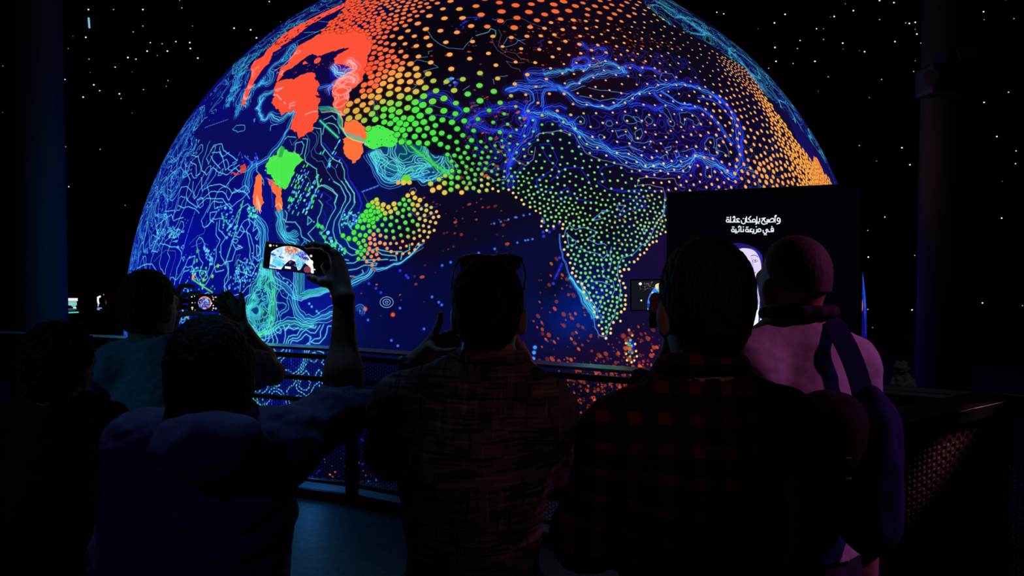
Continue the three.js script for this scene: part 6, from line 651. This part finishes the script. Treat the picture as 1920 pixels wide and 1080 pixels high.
// man in the middle with sunglasses on his head
{
  const shirt = fabric(512, 512, 0.42, (g, w, h) => { g.fillStyle = '#54484a'; g.fillRect(0, 0, w, h); reseed(41); for (let k = 0; k < 260; k++) { const x = rnd() * w, y = rnd() * h, q = rnd(); g.fillStyle = q < 0.5 ? 'rgba(120,100,92,0.3)' : 'rgba(14,11,11,0.35)'; g.fillRect(x, y, 14 + rnd() * 60, 10 + rnd() * 26); } for (let k = 0; k < 260; k++) { const x = rnd() * w, y = rnd() * h; g.fillStyle = rnd() < 0.65 ? 'rgba(10,8,8,0.7)' : 'rgba(190,164,150,0.25)'; if (rnd() < 0.66) g.fillRect(x, y, 30 + rnd() * 90, 3 + rnd() * 4); else g.fillRect(x, y, 3 + rnd() * 4, 26 + rnd() * 60); } });
  const p = person({
    label: 'man with sunglasses pushed up on his head in a patterned short-sleeved shirt', head: [-.052,1.58,-1.62], pitch: 0.04, hs: 0.93, neckR: 0.055, neck: [-.047,1.442,-1.62], sl: [-.243,1.363,-1.62], sr: [.068,1.355,-1.6], el: [-.306,1.188,-1.84], wl: [-.27,1.419,-1.98], er: [.097,1.172,-1.74], wr: [.049,1.393,-1.98], sleeve: [0.8, 0.8], hem: 0.8, loose: 0.02, topName: 'shirt', top: shirt, seed: 12, hair: 'short', hairO: 0.0075, collar: { r: 0.014, y: 0.036, tilt: -0.012, w: 0.018 },
    hl: { palm: tri([-.214,1.489,-1.98,-.204,1.479,-1.99,-.196,1.466,-2,-.196,1.452,-2,-.221,1.468,-1.96]), fingers: fingers([-.214,1.489,-1.98,-.203,1.515,-1.98,-.195,1.535,-1.98,-.194,1.554,-1.98], [-.204,1.479,-1.99,-.18,1.497,-1.99,-.162,1.506,-1.98,-.147,1.507,-1.97], [-.196,1.466,-2,-.173,1.481,-2,-.154,1.488,-1.99,-.139,1.489,-1.98], [-.196,1.452,-2,-.173,1.463,-2,-.154,1.47,-1.99,-.142,1.471,-1.98], [-.22,1.466,-1.95,-.193,1.456,-1.94,-.17,1.456,-1.94,-.153,1.462,-1.94]) },
    hr: { palm: tri([.023,1.468,-1.98,.012,1.456,-1.99,.006,1.443,-2,.003,1.428,-2,.034,1.451,-1.96]), fingers: fingers([.023,1.468,-1.98,.009,1.489,-1.98,-.006,1.5,-1.98,-.02,1.507,-1.97], [.012,1.456,-1.99,-.006,1.473,-1.99,-.023,1.483,-1.98,-.037,1.487,-1.97], [.006,1.443,-2,-.012,1.454,-2,-.029,1.464,-1.99,-.043,1.468,-1.98], [.003,1.428,-2,-.015,1.437,-2,-.029,1.444,-1.99,-.041,1.448,-1.98], [.034,1.446,-1.95,.014,1.439,-1.94,-.006,1.442,-1.94,-.023,1.447,-1.94]) },
  });
  const g = thing('sunglasses', 'dark sunglasses resting on top of the head of the man in the middle', 'sunglasses', [0, 0, 0]), q = (x, y, z) => new THREE.Vector3(...p.hp(x, y, z)), dark = std(0.004, 0.004, 0.005, 0.15);
  for (const k of [-1, 1]) {
    const P = [ell(p.hp(k * 0.04, 0.115, 0.05), [0.034, 0.02, 0.006], [p.hax[0], norm3(add3(p.hax[1], p.hax[2], -0.35)), norm3(add3(p.hax[2], p.hax[1], 0.35))])], U = union(P, 0.01); part('lens', nets(U, bounds(P, 0.01), 0.003), dark, g);
    part('temple', tube([q(k * 0.078, 0.122, 0.045), q(k * 0.084, 0.108, 0.03), q(k * 0.0865, 0.085, 0.005), q(k * 0.086, 0.06, -0.02)], 0.0022), dark, g);
  }
  part('frame', tube([q(-0.078, 0.127, 0.05), q(-0.04, 0.137, 0.053), q(0, 0.132, 0.056), q(0.04, 0.137, 0.053), q(0.078, 0.127, 0.05)], 0.005), dark, g);
  const w = thing('wristwatch', 'wristwatch with a pale glinting face on the left wrist of the man in the middle', 'watch', [-.273,1.413,-1.972]), ax = norm3(sub3([-.27,1.419,-1.98], [-.332,1.202,-1.82])), turn = new THREE.Quaternion().setFromUnitVectors(new THREE.Vector3(0, 1, 0), V(ax)); w.quaternion.copy(turn);
  part('strap', new THREE.CylinderGeometry(0.0315, 0.0325, 0.02, 32, 1, true), std(0.03, 0.03, 0.035, 0.5, { side: THREE.DoubleSide }), w); part('face', new THREE.CylinderGeometry(0.017, 0.018, 0.009, 28).rotateZ(Math.PI / 2).translate(-0.033, 0, 0.004), std(0.4, 0.45, 0.45, 0.1, { metalness: 0.8 }), w);
}
// man in the plaid shirt, nearest on the right
{
  const plaid = fabric(256, 256, 0.052, (g, w, h) => { g.fillStyle = '#08060e'; g.fillRect(0, 0, w, h); g.fillStyle = 'rgba(20,20,74,0.55)'; g.fillRect(0, 0, w * 0.4, h); g.fillRect(0, 0, w, h * 0.36); g.fillStyle = 'rgba(170,20,36,0.24)'; g.fillRect(w * 0.5, 0, w * 0.4, h); g.fillRect(0, h * 0.46, w, h * 0.36); g.fillStyle = 'rgba(200,30,46,0.34)'; g.fillRect(w * 0.5, h * 0.46, w * 0.4, h * 0.36); g.fillStyle = 'rgba(0,0,0,0.35)'; for (let y = 0; y < h; y += 4) g.fillRect(0, y, w, 1.2); for (let x = 0; x < w; x += 4) g.fillRect(x, 0, 1.2, h); });
  person({
    label: 'man in a red and navy plaid shirt holding a phone up, nearest on the right', head: [.349,1.606,-1.33], yaw: -0.06, pitch: 0.02, hs: 0.945, neckR: 0.052, neck: [.345,1.453,-1.33], sl: [.199,1.369,-1.33], sr: [.496,1.38,-1.35], el: [.143,1.169,-1.4], wl: [.354,1.511,-1.58], er: [.527,1.227,-1.62], wr: [.494,1.441,-1.66], sleeve: [1.8, 1.7], hem: 0.76, loose: 0.018, topName: 'plaid_shirt', top: plaid, seed: 21, hair: 'short', hairO: 0.0095, wrinkle: 0.007, collar: { r: 0.01, y: 0.05, tilt: -0.012, w: 0.022 },
    hl: { palm: tri([.339,1.6,-1.61,.339,1.583,-1.61,.339,1.567,-1.61,.339,1.553,-1.6,.349,1.58,-1.58]), fingers: fingers([.339,1.6,-1.61,.326,1.613,-1.605,.314,1.618,-1.6,.306,1.612,-1.595], [.339,1.583,-1.61,.324,1.596,-1.605,.312,1.598,-1.6,.305,1.591,-1.595], [.339,1.567,-1.61,.324,1.579,-1.605,.312,1.579,-1.6,.305,1.571,-1.595], [.339,1.553,-1.6,.325,1.564,-1.6,.313,1.563,-1.6,.306,1.556,-1.595], [.346,1.579,-1.57,.351,1.599,-1.57,.356,1.615,-1.575,.362,1.627,-1.58]) },
  });
}
phone('phone', 'phone half hidden by the head of the man in plaid, globe edge on screen', [.264,1.656,-1.64], [.418,1.657,-1.64], [.265,1.584,-1.64], (g, w, h) => {
  g.fillStyle = '#12141c'; g.fillRect(0, 0, w, h); reseed(9); for (let k = 0; k < 60; k++) { g.fillStyle = `rgba(190,180,180,${0.2 + rnd() * 0.5})`; g.fillRect(w * (0.12 + 0.22 * rnd()), h * (0.02 + 0.3 * rnd()), 2 + rnd() * 9, 2 + rnd() * 3); }
  const x = w * 0.66, y = h * 0.86, r = h * 0.9; disc(g, x, y, r, '#3a86f0'); blotches(g, x, y, r, ['#2450d8', '#6fd4ff', '#1a38b0', '#4ae0f0', '#c8f0ff'], 170, 12); g.lineWidth = h * 0.16; g.strokeStyle = '#f0908a'; g.beginPath(); g.arc(x, y, r - h * 0.08, -2.2, -1.2); g.stroke(); g.fillStyle = '#ffe0a8'; g.beginPath(); g.ellipse(w * 0.42, h * 0.2, w * 0.06, h * 0.1, 0, 0, 7); g.fill(); g.fillStyle = '#5ce0a0'; g.beginPath(); g.ellipse(w * 0.44, h * 0.34, w * 0.04, h * 0.08, 0, 0, 7); g.fill(); g.fillStyle = '#04050c'; for (const [a, b, c, d] of [[0.43, 0.5, 0.3, 0.6]]) { g.beginPath(); g.moveTo(a * w, b * h); g.quadraticCurveTo(0.36 * w, 0.7 * h, 0.36 * w, h); g.lineTo(w, h); g.lineTo(w, b * h); g.fill(); void c; void d; }
  disc(g, w * 0.135, h * 0.115, h * 0.05, '#fff'); disc(g, w * 0.15, h * 0.68, h * 0.03, '#fff');
});
// grey-haired man in the pale shirt with a bag on his right shoulder
{
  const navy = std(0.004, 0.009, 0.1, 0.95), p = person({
    label: 'grey-haired man in a pale shirt with dark collar, bag over the right shoulder', head: [.727,1.633,-1.9], yaw: 0.12, pitch: 0.02, hs: 0.96, neckR: 0.06, neck: [.745,1.508,-1.9], sl: [.589,1.425,-1.82], sr: [.906,1.406,-1.97], el: [.553,1.194,-1.9], wl: [.703,1.001,-2.15], er: [.962,1.176,-1.97], wr: [.921,.854,-1.87], sleeve: [1.8, 1.85], hem: [.738,.954,-1.85][1], loose: 0.026, topName: 'shirt', top: weave(196, 186, 192, 0.04), seed: 31, wrinkle: 0.0028, hair: 'short', hairO: 0.005, hairMat: HAIR_GREY, hairAmp: 0.0007, nape: 0.012, skin: skin(0.5, 0.26, 0.2), collar: { r: 0.022, y: 0.056, tilt: -0.006, w: 0.0155, mat: std(0.03, 0.02, 0.035, 0.9), label: 'dark collar band' },
  });
  void p;
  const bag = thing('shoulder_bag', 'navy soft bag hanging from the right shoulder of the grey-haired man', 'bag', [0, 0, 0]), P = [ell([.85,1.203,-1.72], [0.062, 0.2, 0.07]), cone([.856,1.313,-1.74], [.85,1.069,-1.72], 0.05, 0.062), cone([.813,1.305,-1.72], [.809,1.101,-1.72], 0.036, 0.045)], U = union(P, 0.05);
  part('blue_lit_side', nets((x, y, z) => U(x, y, z) + 0.005 * noise3(x * 14, y * 9, z * 14), bounds(P, 0.02), 0.008), navy, bag, 'navy side, blue light put into its colour');  // blue light falling on the bag side is put into the navy
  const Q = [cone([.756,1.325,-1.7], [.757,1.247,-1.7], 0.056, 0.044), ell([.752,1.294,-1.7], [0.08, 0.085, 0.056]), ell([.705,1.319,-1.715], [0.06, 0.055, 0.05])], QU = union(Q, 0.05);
  part('shade_form', nets((x, y, z) => QU(x, y, z) + 0.004 * noise3(x * 14, y * 9, z * 14), bounds(Q, 0.02), 0.008), std(0.004, 0.004, 0.006, 0.95), bag, 'black form standing in for the bag shadow on the shirt');  // near-black form built where the bag casts its shadow on the shirt
  const curve = new THREE.CatmullRomCurve3(tri([.829,1.548,-1.93,.803,1.542,-1.83,.812,1.505,-1.79,.832,1.45,-1.775,.846,1.387,-1.76,.855,1.324,-1.75]).map(V)), sh = new THREE.Shape(); sh.moveTo(-0.003, -0.027); sh.lineTo(0.003, -0.027); sh.lineTo(0.003, 0.027); sh.lineTo(-0.003, 0.027);
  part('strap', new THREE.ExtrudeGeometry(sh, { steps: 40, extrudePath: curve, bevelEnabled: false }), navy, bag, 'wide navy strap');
  for (const y of [862, 900]) part('buckle', box(0.016, 0.012, 0.006, ...[.758,1.249,-1.635].map((v, i) => v - (i === 1 ? (y - 862) * 0.00122 : 0))), std(0.6, 0.5, 0.45, 0.3, { metalness: 0.9 }), bag, 'small metal buckle');
}
// dark figure at the left edge
person({
  label: 'curly-haired person in dark clothes standing in shadow at the left edge', head: [-1.363,1.369,-2.2], yaw: 0.3, neck: [-1.372,1.25,-2.2], sl: [-1.519,1.188,-2.2], sr: [-1.25,1.182,-2.24], el: [-1.556,.985,-2.2], wl: [-1.666,.724,-2.4], er: [-1.206,.985,-2.2], wr: [-1.354,.724,-2.4], sleeve: [1.85, 1.85], hem: 0.8, loose: 0.02, topName: 'sweater', top: weave(26, 26, 30), seed: 40, hair: 'curly', hairO: 0.016,
});

renderer.render(scene, camera);
